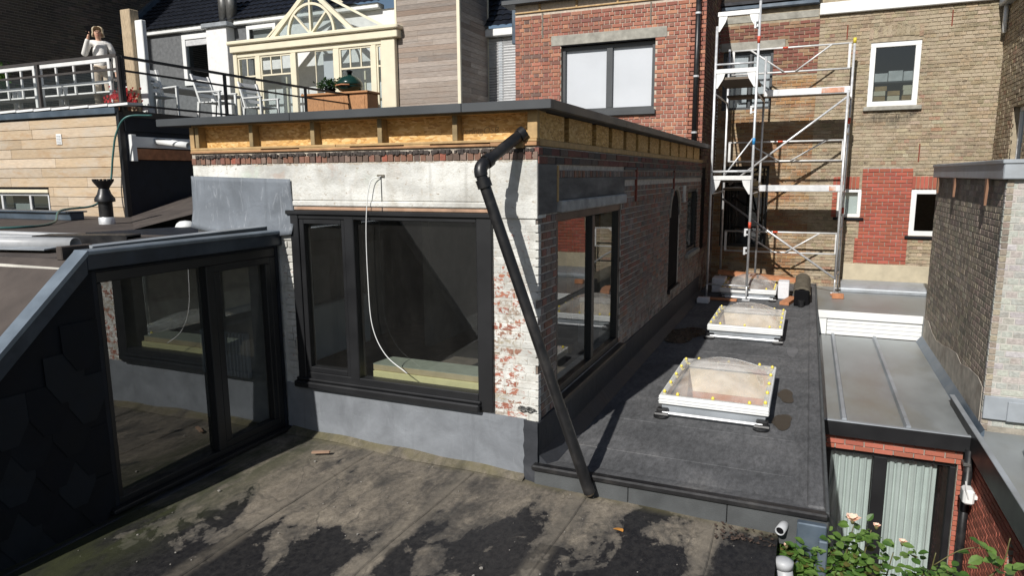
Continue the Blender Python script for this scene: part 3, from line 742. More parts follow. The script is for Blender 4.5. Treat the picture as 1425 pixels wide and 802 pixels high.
for a, b in ((.07, 2.4), (2.405, 4.8), (4.805, 7.2), (7.205, 8.88)):
    m = MB(); PS.box(m, a, b, 2.79, 3.0, -.12, -.09); m.build('osb_board', M_OSB, EX)
for x in (-3.56, -2.88, -2.17, -1.46, -.74):
    m = MB(); PF.box(m, x, x + .045, 2.79, 2.99, -.09, .0, c=.003); m.build('stud', M_STUD, EX)
m = MB(); PF.box(m, -3.63, -3.575, 2.79, 2.99, -.12, .001, c=.003); m.build('stud', M_TIMBER, EX)
m = MB(); m.box(-.085, -.003, .002, .06, 2.79, 3.0, c=.004); m.build('corner_stud', M_TIMBER, EX)
m = MB(); PS.box(m, .062, .64, 2.79, 2.995, -.03, -.004); m.build('osb_board', M_OSB, EX)
for y in (.66, 1.5, 2.1, 2.72, 3.32, 4.0, 4.7, 5.5, 6.25, 6.98, 7.75, 8.55):
    m = MB(); PS.box(m, y, y + .125, 2.79, 3.0, -.14, -.085); m.build('stud', M_BLACKBIT, EX)  # studs widened and blackened, standing in for the shaded gaps between boards
for (a, b) in ((.72, 1.49), (1.56, 2.09), (2.16, 2.71), (2.78, 3.31), (3.38, 3.99), (4.06, 4.69), (4.76, 5.49), (5.56, 6.24), (6.31, 6.97), (7.04, 7.74), (7.81, 8.54)):
    m = MB(); PS.box(m, a + .07, b - .004, 2.792, 2.998, -.088, -.012); m.build('osb_infill', M_OSB, EX)
tc = bpy.data.curves.new('board_print', 'FONT'); tc.body = 'SterlingOSB'; tc.size = .075; tc.extrude = .0003; tc.shear = .25
tc.materials.append(plain('faded_ink', (.34, .22, .1), .8, 0, .35, 40)); to = bpy.data.objects.new('board_print', tc)
bpy.context.view_layer.update(); tm_ = bpy.data.meshes.new_from_object(to); bpy.data.objects.remove(to); to = bpy.data.objects.new('board_print', tm_)
to.location = (-.735, .0885, 2.845); to.rotation_euler = (math.pi / 2, 0, 0); finish(to, EX)
# roof deck and fascia trims
m = MB(); m.box(-3.9, .10, -.06, 8.9, 3.006, 3.05); RO = m.build('roof', M_FELTGREY, EX)
for a, b in ((-3.94, -2.3), (-2.297, -.6), (-.597, .15)):
    m = MB(); m.box(a, b, -.11, -.06, 3.0, 3.07, c=.004); m.build('fascia_trim', M_FASCIA, RO)
for a, b in ((-.058, 2.2), (2.203, 4.6), (4.603, 8.9)):
    m = MB(); m.box(.10, .148, a, b, 3.0, 3.071, c=.004); m.build('fascia_trim', M_FASCIA, RO)
# front window
fwm = MB()
PF.box(fwm, -2.48, -.39, 2.17, 2.208, -.12, .035, c=.006)
PF.box(fwm, -2.44, -2.35, .56, 2.17, -.12, .02, c=.006); PF.box(fwm, -.53, -.39, .535, 2.17, -.12, .02, c=.006)
PF.box(fwm, -1.84, -1.74, .66, 2.17, -.10, .015, c=.006); PF.box(fwm, -2.35, -.53, 2.13, 2.17, -.10, .012, c=.006)
PF.box(fwm, -2.35, -.53, .60, .68, -.10, .012, c=.006)
W = fwm.build('window', M_ANTH, EX)
m = MB(); PF.box(m, -2.35, -2.30, .68, 2.13, -.08, .004, c=.005); PF.box(m, -1.88, -1.842, .68, 2.13, -.08, .004, c=.005); PF.box(m, -2.30, -1.88, 2.085, 2.13, -.08, .004, c=.005); PF.box(m, -2.30, -1.88, .68, .73, -.08, .004, c=.005)
m.build('sash', M_ANTH, W)
m = MB(); m.quad(PF.pt(-2.30, .73, -.05), PF.pt(-1.88, .73, -.05), PF.pt(-1.88, 2.085, -.05), PF.pt(-2.30, 2.085, -.05)); m.build('pane', GLASS, W)
m = MB(); m.quad(PF.pt(-1.74, .68, -.05), PF.pt(-.53, .68, -.05), PF.pt(-.53, 2.13, -.05), PF.pt(-1.74, 2.13, -.05)); m.build('pane', GLASS, W)
m = MB(); PF.box(m, -2.46, -.50, .535, .598, -.1, .075, c=.012); PF.box(m, -2.45, -.5, .60, .625, -.1, .045, c=.008); m.build('sill', M_ANTH, W)
# side window
W2 = window(EX, PS, *SWIN, .075, M_ANTH, GLASS, dep=.08, inset=.02, mull=(1.62,), mw=.1)
m = MB(); PS.box(m, .45, 2.70, .50, .558, -.15, .07, c=.01); m.build('sill', M_ANTH, W2)
# room behind
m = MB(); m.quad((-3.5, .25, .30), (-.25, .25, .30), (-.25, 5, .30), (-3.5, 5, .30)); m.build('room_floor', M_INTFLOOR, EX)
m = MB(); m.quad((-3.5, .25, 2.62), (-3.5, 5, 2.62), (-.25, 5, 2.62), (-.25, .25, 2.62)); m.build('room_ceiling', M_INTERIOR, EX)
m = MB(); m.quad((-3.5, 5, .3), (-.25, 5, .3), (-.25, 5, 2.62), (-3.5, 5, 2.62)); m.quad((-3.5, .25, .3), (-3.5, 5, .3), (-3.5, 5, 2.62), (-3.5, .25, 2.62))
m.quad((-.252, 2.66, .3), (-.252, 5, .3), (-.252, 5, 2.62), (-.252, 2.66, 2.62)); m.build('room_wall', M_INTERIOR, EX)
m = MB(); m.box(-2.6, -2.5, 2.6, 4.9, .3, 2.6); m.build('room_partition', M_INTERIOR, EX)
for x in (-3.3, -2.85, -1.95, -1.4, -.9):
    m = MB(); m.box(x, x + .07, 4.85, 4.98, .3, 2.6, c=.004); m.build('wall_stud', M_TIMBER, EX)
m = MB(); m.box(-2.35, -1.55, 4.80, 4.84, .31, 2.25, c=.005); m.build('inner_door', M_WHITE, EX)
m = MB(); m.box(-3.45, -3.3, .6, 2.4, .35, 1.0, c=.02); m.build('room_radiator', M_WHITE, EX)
m = MB()
for k in range(9): m.box(-1.9 + k * .14, -1.79 + k * .14, 2.9, 3.0, .31, .36 + .02 * (k % 3), c=.004)
m.build('batten_pile', M_TIMBER, EX)
cab = MB(); cab.box(-.75, -.32, 3.4, 4.2, .31, 1.75, c=.01); cab.build('room_cupboard', plain('grey_cupboard', (.28, .28, .28), .6), EX)

def solid(name, label, cat, mat, build, group=None, smooth=False):
    mb = MB(); build(mb); return mb.build(name, mat, None, smooth, None, label, cat, group)

# insulation boards on the inner sill
IB = thing('insulation_board', 'lower yellow foam insulation board lying inside the big front window', 'insulation board', (-1.1, .25, .62), 'insulation boards behind the window')
MB().box(-1.70, -.56, .14, .42, .63, .72, c=.004).build('foam', M_FOAM, IB)
IB = thing('insulation_board', 'upper insulation board with grey facing, stacked on the yellow one inside the window', 'insulation board', (-1.15, .3, .72), 'insulation boards behind the window')
MB().box(-1.71, -.58, .16, .44, .722, .775, c=.004).build('foam', plain('tan_foam', (.42, .33, .2), .85), IB)
MB().box(-1.71, -.58, .16, .44, .776, .782).build('facing', M_FOAMFACE, IB)

# loose cable
C_ = thing('hanging_cable', 'thin pale cable hanging in a long curve across the big front window', 'cable', (-1.43, -.05, 2.5))
pts = []
ctrl = [(-1.43, -.012, 2.51), (-1.52, -.05, 2.45), (-1.575, -.05, 2.1), (-1.58, -.05, 1.6), (-1.55, -.055, 1.2), (-1.42, -.06, .95), (-1.20, -.06, .80)]
def catmull(c, n=8):
    c = [Vector(p) for p in c]; c = [c[0] * 2 - c[1]] + c + [c[-1] * 2 - c[-2]]; outp = []
    for i in range(1, len(c) - 2):
        for k in range(n):
            t = k / n; p0, p1, p2, p3 = c[i - 1:i + 3]
            outp.append(.5 * ((2 * p1) + (p2 - p0) * t + (2 * p0 - 5 * p1 + 4 * p2 - p3) * t * t + (3 * p1 - p0 - 3 * p2 + p3) * t ** 3))
    return outp + [c[-2]]
MB().tube(catmull(ctrl), .0042, 6).build('cord', M_WHITE, C_, True)
MB().box(-1.47, -1.40, -.014, -.002, 2.505, 2.525).build('fixing', M_MORTARDARK, C_)
m = MB().tube([(-1.435, -.006, 2.5), (-1.435, -.006, 2.21)], .003, 5); m.build('wire', M_ANTH, C_)

# black downpipe leaning from the eaves to the kerb
DP = thing('downpipe', 'black plastic downpipe with elbow, running askew from the eaves corner to the roof kerb', 'downpipe', (.5, -.12, .0))
top0, elb, foot = Vector((-.13, .0, 2.83)), Vector((-.30, -.42, 2.565)), Vector((.495, -.15, .045))
def bend(a, b, c, r=.09, n=7):
    d1, d2 = (a - b).normalized(), (c - b).normalized(); p, q = b + d1 * r, b + d2 * r
    return [(p * (1 - t) ** 2 + b * 2 * t * (1 - t) + q * t * t) for t in [k / n for k in range(n + 1)]]
bb = bend(top0, elb, foot, .062)
MB().tube([top0, bb[0]], .043, 20).build('upper_pipe', M_BLACKPLASTIC, DP, False)
MB().tube(bb, .050, 20).build('elbow', M_BLACKPLASTIC, DP, True)
d = (foot - elb).normalized(); d0 = (top0 - elb).normalized()
j = elb + d * 1.95
MB().tube([bb[-1], j], .043, 20).build('lower_pipe', M_BLACKPLASTIC, DP, False)
MB().tube([j - d * .01, foot], .0465, 20).build('shoe_pipe', M_BLACKPLASTIC, DP, False)
MB().tube([foot, foot + d * .02], [.045, .03], 16).build('pipe_end', plain('mortar_plug', (.25, .2, .14), .9), DP)
MB().tube([elb + d * .085, elb + d * .15], .056, 20).build('socket', M_BLACKPLASTIC, DP)
MB().tube([elb + d0 * .085, elb + d0 * .13], .055, 20).build('socket', M_BLACKPLASTIC, DP)
MB().tube([top0 + Vector((.02, .0, .01)), top0 + Vector((-.01, -.03, -.02))], .055, 18).build('socket', M_BLACKPLASTIC, DP)
MB().box(-.18, -.11, -.02, .07, 2.72, 2.775, c=.004).build('bracket', M_TIMBER, DP)
for o in DP.children: smooth_angle(o)

# wall ring
RG = thing('wall_clamp', 'grey metal pipe clamp on the foot of the whitewashed corner pier', 'clamp', (-.08, -.01, .60))
for dx, rx in ((-.03, .045), (.03, .04)):
    MB().tube([(-.085 + dx + rx * math.cos(a), -.02 - .012 * math.sin(a * 2), .612 + .014 * math.sin(a)) for a in [k * .4 for k in range(17)]], .006, 6).build('ring', M_FLUE, RG, True)
MB().box(-.17, -.03, -.012, -.002, .598, .606).build('strap', M_FLUE, RG)

# ------------------------------------------------------------------ skylights
def skylight(x0, x1, y0, y1, label, loc):
    t = thing('skylight', label, 'skylight', (loc[0], loc[1], ZR), 'rooflights in a row on the side roof')
    m = MB(); m.box(x0 + .03, x1 - .03, y0 + .03, y0 + .05, ZR, .24); m.box(x0 + .03, x1 - .03, y1 - .05, y1 - .03, ZR, .24)
    m.box(x0 + .03, x0 + .05, y0 + .05, y1 - .05, ZR, .24); m.box(x1 - .05, x1 - .03, y0 + .05, y1 - .05, ZR, .24); m.build('curb', M_ZINC, t)
    m = MB(); m.box(x0 - .0, x1 + .0, y0 - .0, y0 + .06, .235, .325, c=.008); m.box(x0, x1, y1 - .06, y1, .235, .325, c=.008)
    m.box(x0, x0 + .06, y0 + .06, y1 - .06, .236, .324, c=.008); m.box(x1 - .06, x1, y0 + .06, y1 - .06, .236, .324, c=.008); m.build('frame', M_WHITE, t)
    for zz in (.262, .292):
        MB().box(x0 - .004, x1 + .004, y0 - .004, y0 + .0, zz, zz + .006).build('groove', M_ALU, t)
    # room shaft seen through the dome
    m = MB(); a, b, c, e, zb = x0 + .075, x1 - .075, y0 + .075, y1 - .075, -.22
    m.box(a - .004, a, c, e, zb, .23); m.box(b, b + .004, c, e, zb, .23); m.box(a, b, c - .004, c, zb, .23); m.box(a, b, e, e + .004, zb, .23); m.build('shaft', plain('pine_lining', (.72, .65, .5), .7) if 'pine_lining' not in MATS else MATS['pine_lining'], t)
    m = MB(); m.box(a, b, c, e, zb - .05, zb); m.build('shaft_floor', MATS.get('pink_board') or plain('pink_board', (.58, .3, .23), .7, 0, .25, 5), t)
    m = MB(); m.box(a + .002, b - .002, e - .05, e - .004, -.2, -.05, c=.004); m.build('shaft_batten', M_PLANK, t)
    # acrylic dome: flat rim, rising middle
    m = MB(); n = 18; xa, xb, ya, yb = x0 + .015, x1 - .015, y0 + .015, y1 - .015
    for jj in range(n + 1):
        for ii in range(n + 1):
            u, v = ii / n, jj / n; q = max(0, min(u, 1 - u, v, 1 - v) - .06) / .44
            h = .2 * (math.sin(math.pi * min(1, max(0, (u - .06) / .88))) * math.sin(math.pi * min(1, max(0, (v - .06) / .88)))) ** .6 if q > 0 else 0
            m.v.append((xa + (xb - xa) * u, ya + (yb - ya) * v, .332 + h))
    for jj in range(n):
        for ii in range(n): k = jj * (n + 1) + ii; m.f.append((k, k + 1, k + n + 2, k + n + 1)); m.c.append(None)
    o = m.build('dome', M_ACRYLIC, t, True)
    cap = MB()
    cap.lathe([(.016, 0), (.016, .012), (.01, .024), (.002, .027)], (0, 0, 0), 10)
    cm = cap.mesh('screw_cap', M_YELLOW)
    sp = [(x0 + .04, y0 + .1 + (y1 - y0 - .2) * k / 4) for k in range(5)] + [(x1 - .04, y0 + .1 + (y1 - y0 - .2) * k / 4) for k in range(5)] + [(x0 + .18 + (x1 - x0 - .36) * k / 2, y0 + .04) for k in range(3)] + [(x0 + .18 + (x1 - x0 - .36) * k / 2, y1 - .04) for k in range(3)]
    for sx, sy in sp:
        o = bpy.data.objects.new('screw_cap', cm); COL.objects.link(o); o.location = (sx, sy, .334); o.parent = t; o.matrix_parent_inverse = world_of(t).inverted()
    for sx in (x0 + .04, x1 - .06):
        m = MB(); m.box(sx - .05, sx + .06, y0 - .05, y0 + .03, ZR + .03, .2, c=.01); m.tube([(sx - .06, y0 - .06, ZR + .03), (sx + .07, y0 - .06, ZR + .03)], .022, 8); m.build('corner_block', M_BLACKPLASTIC, t)
        m = MB(); m.lathe([(.075, 0), (.075, .012), (.05, .02)], (sx, y0 - .06, ZR + .006), 16); m.build('foot_pad', M_BLACKPLASTIC, t)
    m = MB().tube([(x0 + .05, y0 - .045, ZR + .045), (x1 - .05, y0 - .045, ZR + .045)], .016, 8); m.build('base_bar', M_STEEL, t)
    return t
skylight(.675, 1.715, 1.62, 3.15, 'nearest domed rooflight with white frame and yellow screw caps', (1.2, 2.4))
skylight(.675, 1.715, 5.2, 6.75, 'middle domed rooflight with white frame, between the other two', (1.2, 6))
skylight(.45, 1.48, 8.70, 10.05, 'farthest domed rooflight, under the scaffold and the long timber plank', (1, 9.4))

# ------------------------------------------------------------------ low house with zinc roof, right of the kerb
LH = thing('zinc_roofed_annex', 'low annex with grey zinc roof, black fascia, red brick band and curtained glass door', 'building', (2.95, 4, -3.05))
PL = Plane('front', 3.45)
m = MB(); m.prism([(2.206, 3.42, -.335), (3.80, 3.42, -.335), (3.80, 8.0, -.30), (2.206, 8.0, -.30)], (0, 0, -.1)); m.build('zinc_roof', M_ZINCTOP, LH)
for x in (2.47, 3.12):
    m = MB(); m.prism([(x - .035, 3.44, -.333), (x + .035, 3.44, -.333), (x + .02, 3.44, -.285), (x - .02, 3.44, -.285)], (0, 4.52, .034)); m.build('batten_roll', M_ZINC, LH)
m = MB(); m.box(2.206, 3.76, 3.38, 3.418, -.49, -.315, c=.006); m.build('fascia', M_ANTH, LH)
m = MB(); m.box(2.206, 3.76, 3.372, 3.43, -.314, -.302, c=.003); m.build('drip_edge', M_ZINC, LH)
m = MB(); m.prism([(3.74, 3.42, -.334), (3.825, 3.42, -.334), (3.825, 3.42, -.22)], (0, 4.58, .03)); m.build('side_flashing', M_ZINCDARK, LH)
hw = holed_wall(PL, 2.2, 3.66, -3.05, -.34, [(2.3, 3.62, -3.05, -.66)], -.3, -.012); hw.build('wall', M_MORTAR, LH)
PAL_NEW = [(4, (.37, .12, .08)), (3, (.4, .13, .09)), (1, (.32, .1, .07))]
lay_bricks(LH, PL, 2.2, 3.66, -.66, -.48, [], .06, .2, M_BRICKNEW, PAL_NEW, 'running', 80, .012, .006, .002)
lay_bricks(LH, PL, 3.625, 3.70, -3.0, -.66, [], .06, .2, M_BRICKNEW, PAL_NEW, 'running', 60, .012, .006, .002)
DW = window(LH, PL, 2.3, 3.62, -3.0, -.665, .06, M_ANTH, GLASS, dep=.08, inset=.06, mull=(2.88,), mw=.14, name='glass_door')
m = MB(); m.box(2.2, 3.66, 4.4, 4.45, -3.05, -.4); m.build('dark_room', M_DARK, LH)
def curtain(u0, u1, nm):
    mb = MB(); n = 64; k0 = rnd.uniform(0, 3)
    for i in range(n + 1):
        u = u0 + (u1 - u0) * i / n; dd = .03 * math.sin(i * .62 + k0) + .012 * math.sin(i * 1.31)
        mb.v += [(u, 3.62 + dd, -3.0), (u, 3.62 + dd * .7, -.68)]
    for i in range(n): mb.f.append((2 * i, 2 * i + 2, 2 * i + 3, 2 * i + 1)); mb.c.append(None)
    return mb.build('curtain', M_CURTAIN, None, True, None, nm, 'curtain', 'pale curtains behind the glass door')
curtain(2.31, 2.80, 'pale curtain at the kerb side of the glass door, partly in shade')
curtain(2.965, 3.46, 'sunlit pale curtain at the right side of the glass door')

# parapet step and the flat part behind it
WP = thing('white_parapet', 'white boarded parapet step between the zinc roof and the yellow wall', 'parapet', (3, 8.1, -.3))
m = MB(); m.box(2.21, 3.825, 8.0, 8.04, .0, .135, c=.006); m.build('top_board', M_WHITE, WP)
for k in range(4):
    m = MB(); m.box(2.37, 3.825, 8.035, 8.06, -.295 + .073 * k, -.228 + .073 * k, c=.004); m.build('board', M_WHITE, WP)
m = MB(); m.box(2.22, 2.36, 8.02, 8.06, -.295, -.002, c=.004); m.build('end_post', M_WHITE, WP)
m = MB(); m.box(2.21, 3.825, 8.06, 8.1, -.3, .10); m.box(2.21, 5.16, 8.1, 11.1, -.3, .10); m.build('flat_top', M_ZINCTOP, WP)
m = MB(); m.box(2.66, 4.3, 10.45, 11.08, .10, .16, c=.01); n = 10
m.prism([(2.66, 10.45 + .6 * (1 - math.cos(a)), .16 + .12 * math.sin(a)) for a in [math.pi / 2 * k / n for k in range(n + 1)]] + [(2.66, 11.08, .16)], (1.6, 0, 0)); m.build('zinc_roll_cover', M_ZINC, WP)

# ------------------------------------------------------------------ dark brick block on the right
DB = thing('brick_block', 'square grey-brown brick block with zinc coping, pale limed front on the right', 'building', (4.6, 5.8, -.3))
PD, PDF = Plane('left', 3.83), Plane('front', 3.66)
m = MB(); m.box(3.842, 6.2, 3.672, 8.0, -3.0, 2.46); m.build('wall', M_MORTAR, DB)
PAL_GREY = [(3, (.4, .345, .27)), (3, (.35, .3, .24)), (2, (.28, .245, .2)), (1, (.45, .39, .31))]
lay_bricks(DB, PD, 3.66, 8.0, -.3, 2.44, [], .072, .21, M_BRICKGREY, PAL_GREY, 'english', 300, .011, -.0085, .001)
PAL_PALE = [(4, (.48, .465, .43)), (3, (.465, .45, .415)), (1, (.44, .42, .385))]
lay_bricks(DB, PDF, 3.832, 6.2, -.25, 2.44, [], .072, .21, M_BRICKPALE, PAL_PALE, 'english', 200, .009, -.008, .002)
m = MB(); m.box(3.78, 6.2, 3.60, 8.04, 2.44, 2.62, c=.01); m.box(3.765, 6.2, 3.585, 8.05, 2.6, 2.645, c=.008); m.build('zinc_coping', M_ZINC, DB)
m = MB(); PDF.box(m, 3.842, 6.2, -.25, 2.44, -.05, -.0115); m.build('front_render', plain('pale_pointing', (.46, .44, .4), .9, 0, .15, 8, .4), DB)
m = MB(); PD.poly(m, [(3.72, -.3), (7.9, -.3), (7.9, .12), (7.5, .16), (7.1, .06), (6.7, .02), (6.2, .07), (5.7, .14), (5.2, .19), (4.9, .13), (4.4, .2), (3.95, .22), (3.72, .17)], .0, .006)
m.build('cement_patch', plain('old_cement', (.46, .42, .36), .9, 0, .3, 6, .5, 50, .2, (1, 1, 1), (.25, .2, .16), .6), DB)
for y, l in ((7.5, .24), (6.15, .26), (4.25, .3)):
    m = MB(); m.prism([(3.80, y, 2.44), (3.80, y + .11, 2.44), (3.80, y + .09, 2.44 - l * .8), (3.80, y + .05, 2.44 - l), (3.80, y + .03, 2.44 - l * .6)], (-.025, 0, 0)); m.build('wood_wedge', plain('old_wood%d' % int(y * 10), (.28, .15, .09), .85), DB)
m = MB(); m.box(3.835, 6.2, 3.62, 3.655, -.16, .10, c=.006); m.box(4.05, 6.2, 3.60, 3.62, -.16, .06, c=.004); m.build('zinc_flashing', M_ZINC, DB)

# red brick annex at the lower right with its gutter and zinc roof
RA = thing('red_brick_annex', 'low red brick annex with black gutter and zinc roof at the right edge', 'building', (4.8, 2, -3.05))
PA = Plane('left', 3.76)
hw = holed_wall(PA, -1.0, 3.45, -3.05, -.42, [(1.75, 1.95, -3.05, -.75), (.2, 1.25, -3.05, -.95)], -.3, -.012); hw.build('wall', M_MORTAR, RA)
lay_bricks(RA, PA, -1.0, 3.44, -3.0, -.42, [(1.75, 1.95, -3.05, -.75), (.2, 1.25, -3.05, -.95)], .06, .2, M_BRICKNEW, PAL_NEW, 'running', 250, .012, .004, .002)
window(RA, PA, 1.75, 1.95, -3.0, -.76, .04, M_ANTH, GLASSDARK, inset=.1)
window(RA, PA, .2, 1.25, -3.0, -.96, .07, M_ANTH, GLASSDARK, inset=.05)
m = MB(); m.box(4.3, 4.4, -.5, 3.4, -3.0, -.5); m.build('dark_room', M_DARK, RA)
m = MB(); m.box(3.70, 3.735, -1.2, 4.6, -.50, -.22, c=.006); m.build('gutter_fascia', M_ANTH, RA)
m = MB(); m.box(3.69, 3.745, -1.2, 4.62, -.219, -.205, c=.004); m.build('gutter_edge', M_ZINC, RA)
m = MB(); m.box(3.736, 6.3, -1.2, 3.62, -.40, -.30); m.build('zinc_tray', M_ZINCTOP, RA)
for y in (3.0, 1.6):
    m = MB(); m.box(4.1, 6.3, y - 1.25, y - .02, -.298, -.21, c=.012); m.build('raised_zinc_panel', M_ZINCTOP, RA)
    m = MB(); m.box(4.09, 6.3, y - .02, y + .02, -.298, -.19, c=.008); m.box(4.07, 4.11, y - 1.25, y - .02, -.298, -.19, c=.008); m.build('zinc_upstand', M_ZINC, RA)
m = MB().tube([(3.70, 3.36, -.45), (3.70, 3.36, -3.0)], .045, 14); m.build('rain_pipe', M_BLACKPLASTIC, RA, True)
m = MB(); m.box(3.64, 3.71, 3.30, 3.42, -.62, -.585, c=.004); m.build('pipe_clip', M_FLUE, RA)
LP = thing('wall_lamp', 'small white floodlight on the red brick wall beside the black rain pipe', 'lamp', (3.74, 3.15, -.85))
MB().box(3.70, 3.76, 3.10, 3.16, -.90, -.86, c=.004).build('bracket', M_WHITE, LP)
MB().box(3.62, 3.72, 3.03, 3.20, -.94, -.78, c=.02).build('housing', M_WHITE, LP)
MB().box(3.612, 3.62, 3.05, 3.18, -.92, -.80, c=.003).build('lens', plain('lamp_lens', (.35, .36, .36), .3), LP)
MB().tube([(3.66, 3.02, -.86), (3.63, 3.0, -.76), (3.66, 3.2, -.75), (3.68, 3.21, -.86)], .008, 6).build('yoke', M_WHITE, LP)

# ------------------------------------------------------------------ slate-hung dormer with sliding glass doors on the left
DM = thing('slate_dormer', 'dark slate-hung dormer with two large sliding glass doors and blue-grey zinc trim', 'dormer', (-3.4, -1.5, 0))
PM = Plane('right', -2.6)
prof = [(-.02, 1.98), (-1.87, 1.98), (-4.4, -.35), (-4.4, -.8), (-.02, -.8)]
hw = holed_wall(PM, -1.85, -.02, -.1, 1.87, [(-1.82, -.06, .12, 1.86)], -.12, -.004); hw.build('door_wall', M_BLACKBIT, DM)
m = MB(); PM.poly(m, [(-1.851, -.5), (-1.851, 1.9), (-4.4, -.4), (-4.4, -.5)], -.12, -.004); m.build('slate_backing', M_SLATE, DM)
SLATES = [M_SLATE, plain('darker_slate', (.005, .0065, .010), .7, 0, .3, 6, .2, spec=.25), plain('bluish_slate', (.009, .012, .017), .65, 0, .3, 6, .2, spec=.3)]
def slate(u, v, s, dd):
    mb = MB(); h, w2 = s * .62, s * .492; out_ = [(u - w2, v + h), (u - w2, v - h * .15), (u - w2 * .38, v - h), (u + w2 * .38, v - h), (u + w2, v - h * .15), (u + w2, v + h)]
    tilt = lambda q: dd + .010 * (v + h - q) / (2 * h)
    F_ = [PM.pt(a, b, tilt(b) + .004) for a, b in out_]; B_ = [PM.pt(a, b, tilt(b)) for a, b in out_]
    mb.poly(F_); mb.poly(B_[::-1])
    for k in range(6): mb.quad(B_[k], B_[(k + 1) % 6], F_[(k + 1) % 6], F_[k])
    return mb
row = 0; v = 1.75
while v > -.45:
    for k in range(16):
        u = -1.985 - k * .262 - (.131 if row % 2 else 0)
        ytop = 1.9 + (u + 1.95) * .92 if u < -1.95 else 1.9
        u2 = u
        if v + .19 > 1.9 + (u2 - .15 + 1.9) * .93: continue
        slate(u2, v, .265, .001 + rnd.uniform(0, .002)).build('slate', rnd.choice(SLATES), DM)
    v -= .19; row += 1
# zinc trims: horizontal top and raking edge
m = MB(); PM.box(m, -1.9, .0, 1.88, 2.0, -.05, .035, c=.01); m.build('zinc_fascia', M_ZINCTRIM, DM)
m = MB(); PM.box(m, -1.9, .0, 1.985, 2.02, -.10, .05, c=.008); m.build('zinc_cap', M_ZINCCAP, DM)
ra = [(-1.9, 2.0), (-1.9, 1.86), (-4.4, -.46), (-4.4, -.30)]
m = MB(); PM.poly(m, ra, -.05, .036); m.build('raking_fascia', M_ZINCTRIM, DM)
m = MB(); PM.poly(m, [(-1.895, 2.022), (-1.895, 1.985), (-4.4, -.325), (-4.4, -.285)], -.08, .05); m.build('raking_cap', M_ZINCCAP, DM)
# roof: level top and slope to the front
m = MB(); m.quad((-9, -1.88, 1.86), (-2.66, -1.88, 1.95), (-2.66, 0, 1.95), (-9, 0, 1.86)); m.quad((-9, -4.4, -.36), (-2.66, -4.4, -.33), (-2.66, -1.88, 1.951), (-9, -1.88, 1.861)); m.build('roof', M_FELT, DM)
m = MB(); m.prism([(-2.78, -1.75, 1.95), (-2.70, -1.75, 2.03), (-2.70, .0, 2.055), (-2.78, .0, 1.97)], (-.05, 0, .01)); m.build('zinc_upstand', M_ZINC, DM)
DD = MB(); d0, d1 = -.09, -.005
for (a, b, c, e) in ((-1.82, -.06, 1.78, 1.86), (-1.82, -.06, .12, .17), (-1.82, -1.78, .17, 1.78), (-.13, -.06, .17, 1.78)): PM.box(DD, a, b, c, e, d0, d1, c=.006)
DO = DD.build('sliding_door', M_ANTH, DM)
m = MB(); PM.box(m, -.87, -.79, .17, 1.78, -.09, .0, c=.006); PM.box(m, -.79, -.13, 1.72, 1.78, -.08, -.004, c=.005); PM.box(m, -.79, -.13, .17, .23, -.08, -.004, c=.005); PM.box(m, -.79, -.72, .23, 1.72, -.08, -.004, c=.005); PM.box(m, -.19, -.13, .23, 1.72, -.08, -.004, c=.005); m.build('sliding_sash', M_ANTH, DO)
m = MB(); m.quad(PM.pt(-1.78, .17, -.06), PM.pt(-.87, .17, -.06), PM.pt(-.87, 1.78, -.06), PM.pt(-1.78, 1.78, -.06)); m.build('pane', GLASSDOOR, DO)
m = MB(); m.quad(PM.pt(-.72, .23, -.05), PM.pt(-.19, .23, -.05), PM.pt(-.19, 1.72, -.05), PM.pt(-.72, 1.72, -.05)); m.build('pane', GLASSDOOR, DO)
m = MB(); PM.box(m, -1.9, -.03, .085, .118, -.1, .05, c=.006); m.build('sill', M_ANTH, DO)
m = MB(); m.quad((-6, -2, .05), (-2.7, -2, .05), (-2.7, 0, .05), (-6, 0, .05)); m.build('room_floor', M_INTFLOOR, DM)
m = MB(); m.quad((-5.2, -2, .05), (-5.2, 0, .05), (-5.2, 0, 1.9), (-5.2, -2, 1.9)); m.quad((-6, -.015, .05), (-2.7, -.015, .05), (-2.7, -.015, 1.9), (-6, -.015, 1.9)); m.quad((-6, -1.95, .05), (-2.7, -1.95, .05), (-2.7, -1.95, 1.9), (-6, -1.95, 1.9)); m.build('room_wall', plain('pale_interior', (.55, .53, .48), .9), DM)
RD = thing('radiator', 'white panel radiator dimly seen through the right sliding door', 'radiator', (-3.3, -.06, .3))
for k in range(14):
    MB().box(-3.62 + k * .045, -3.585 + k * .045, -.09, -.04, .55, 1.0, c=.008).build('fin', M_WHITE, RD)
MB().prism([(-2.61, -4.4, .06), (-2.52, -4.4, .068), (-2.50, -4.4, .06)], (0, 4.38, 0)).build('foot_flashing', M_EPDMDARK, DM)

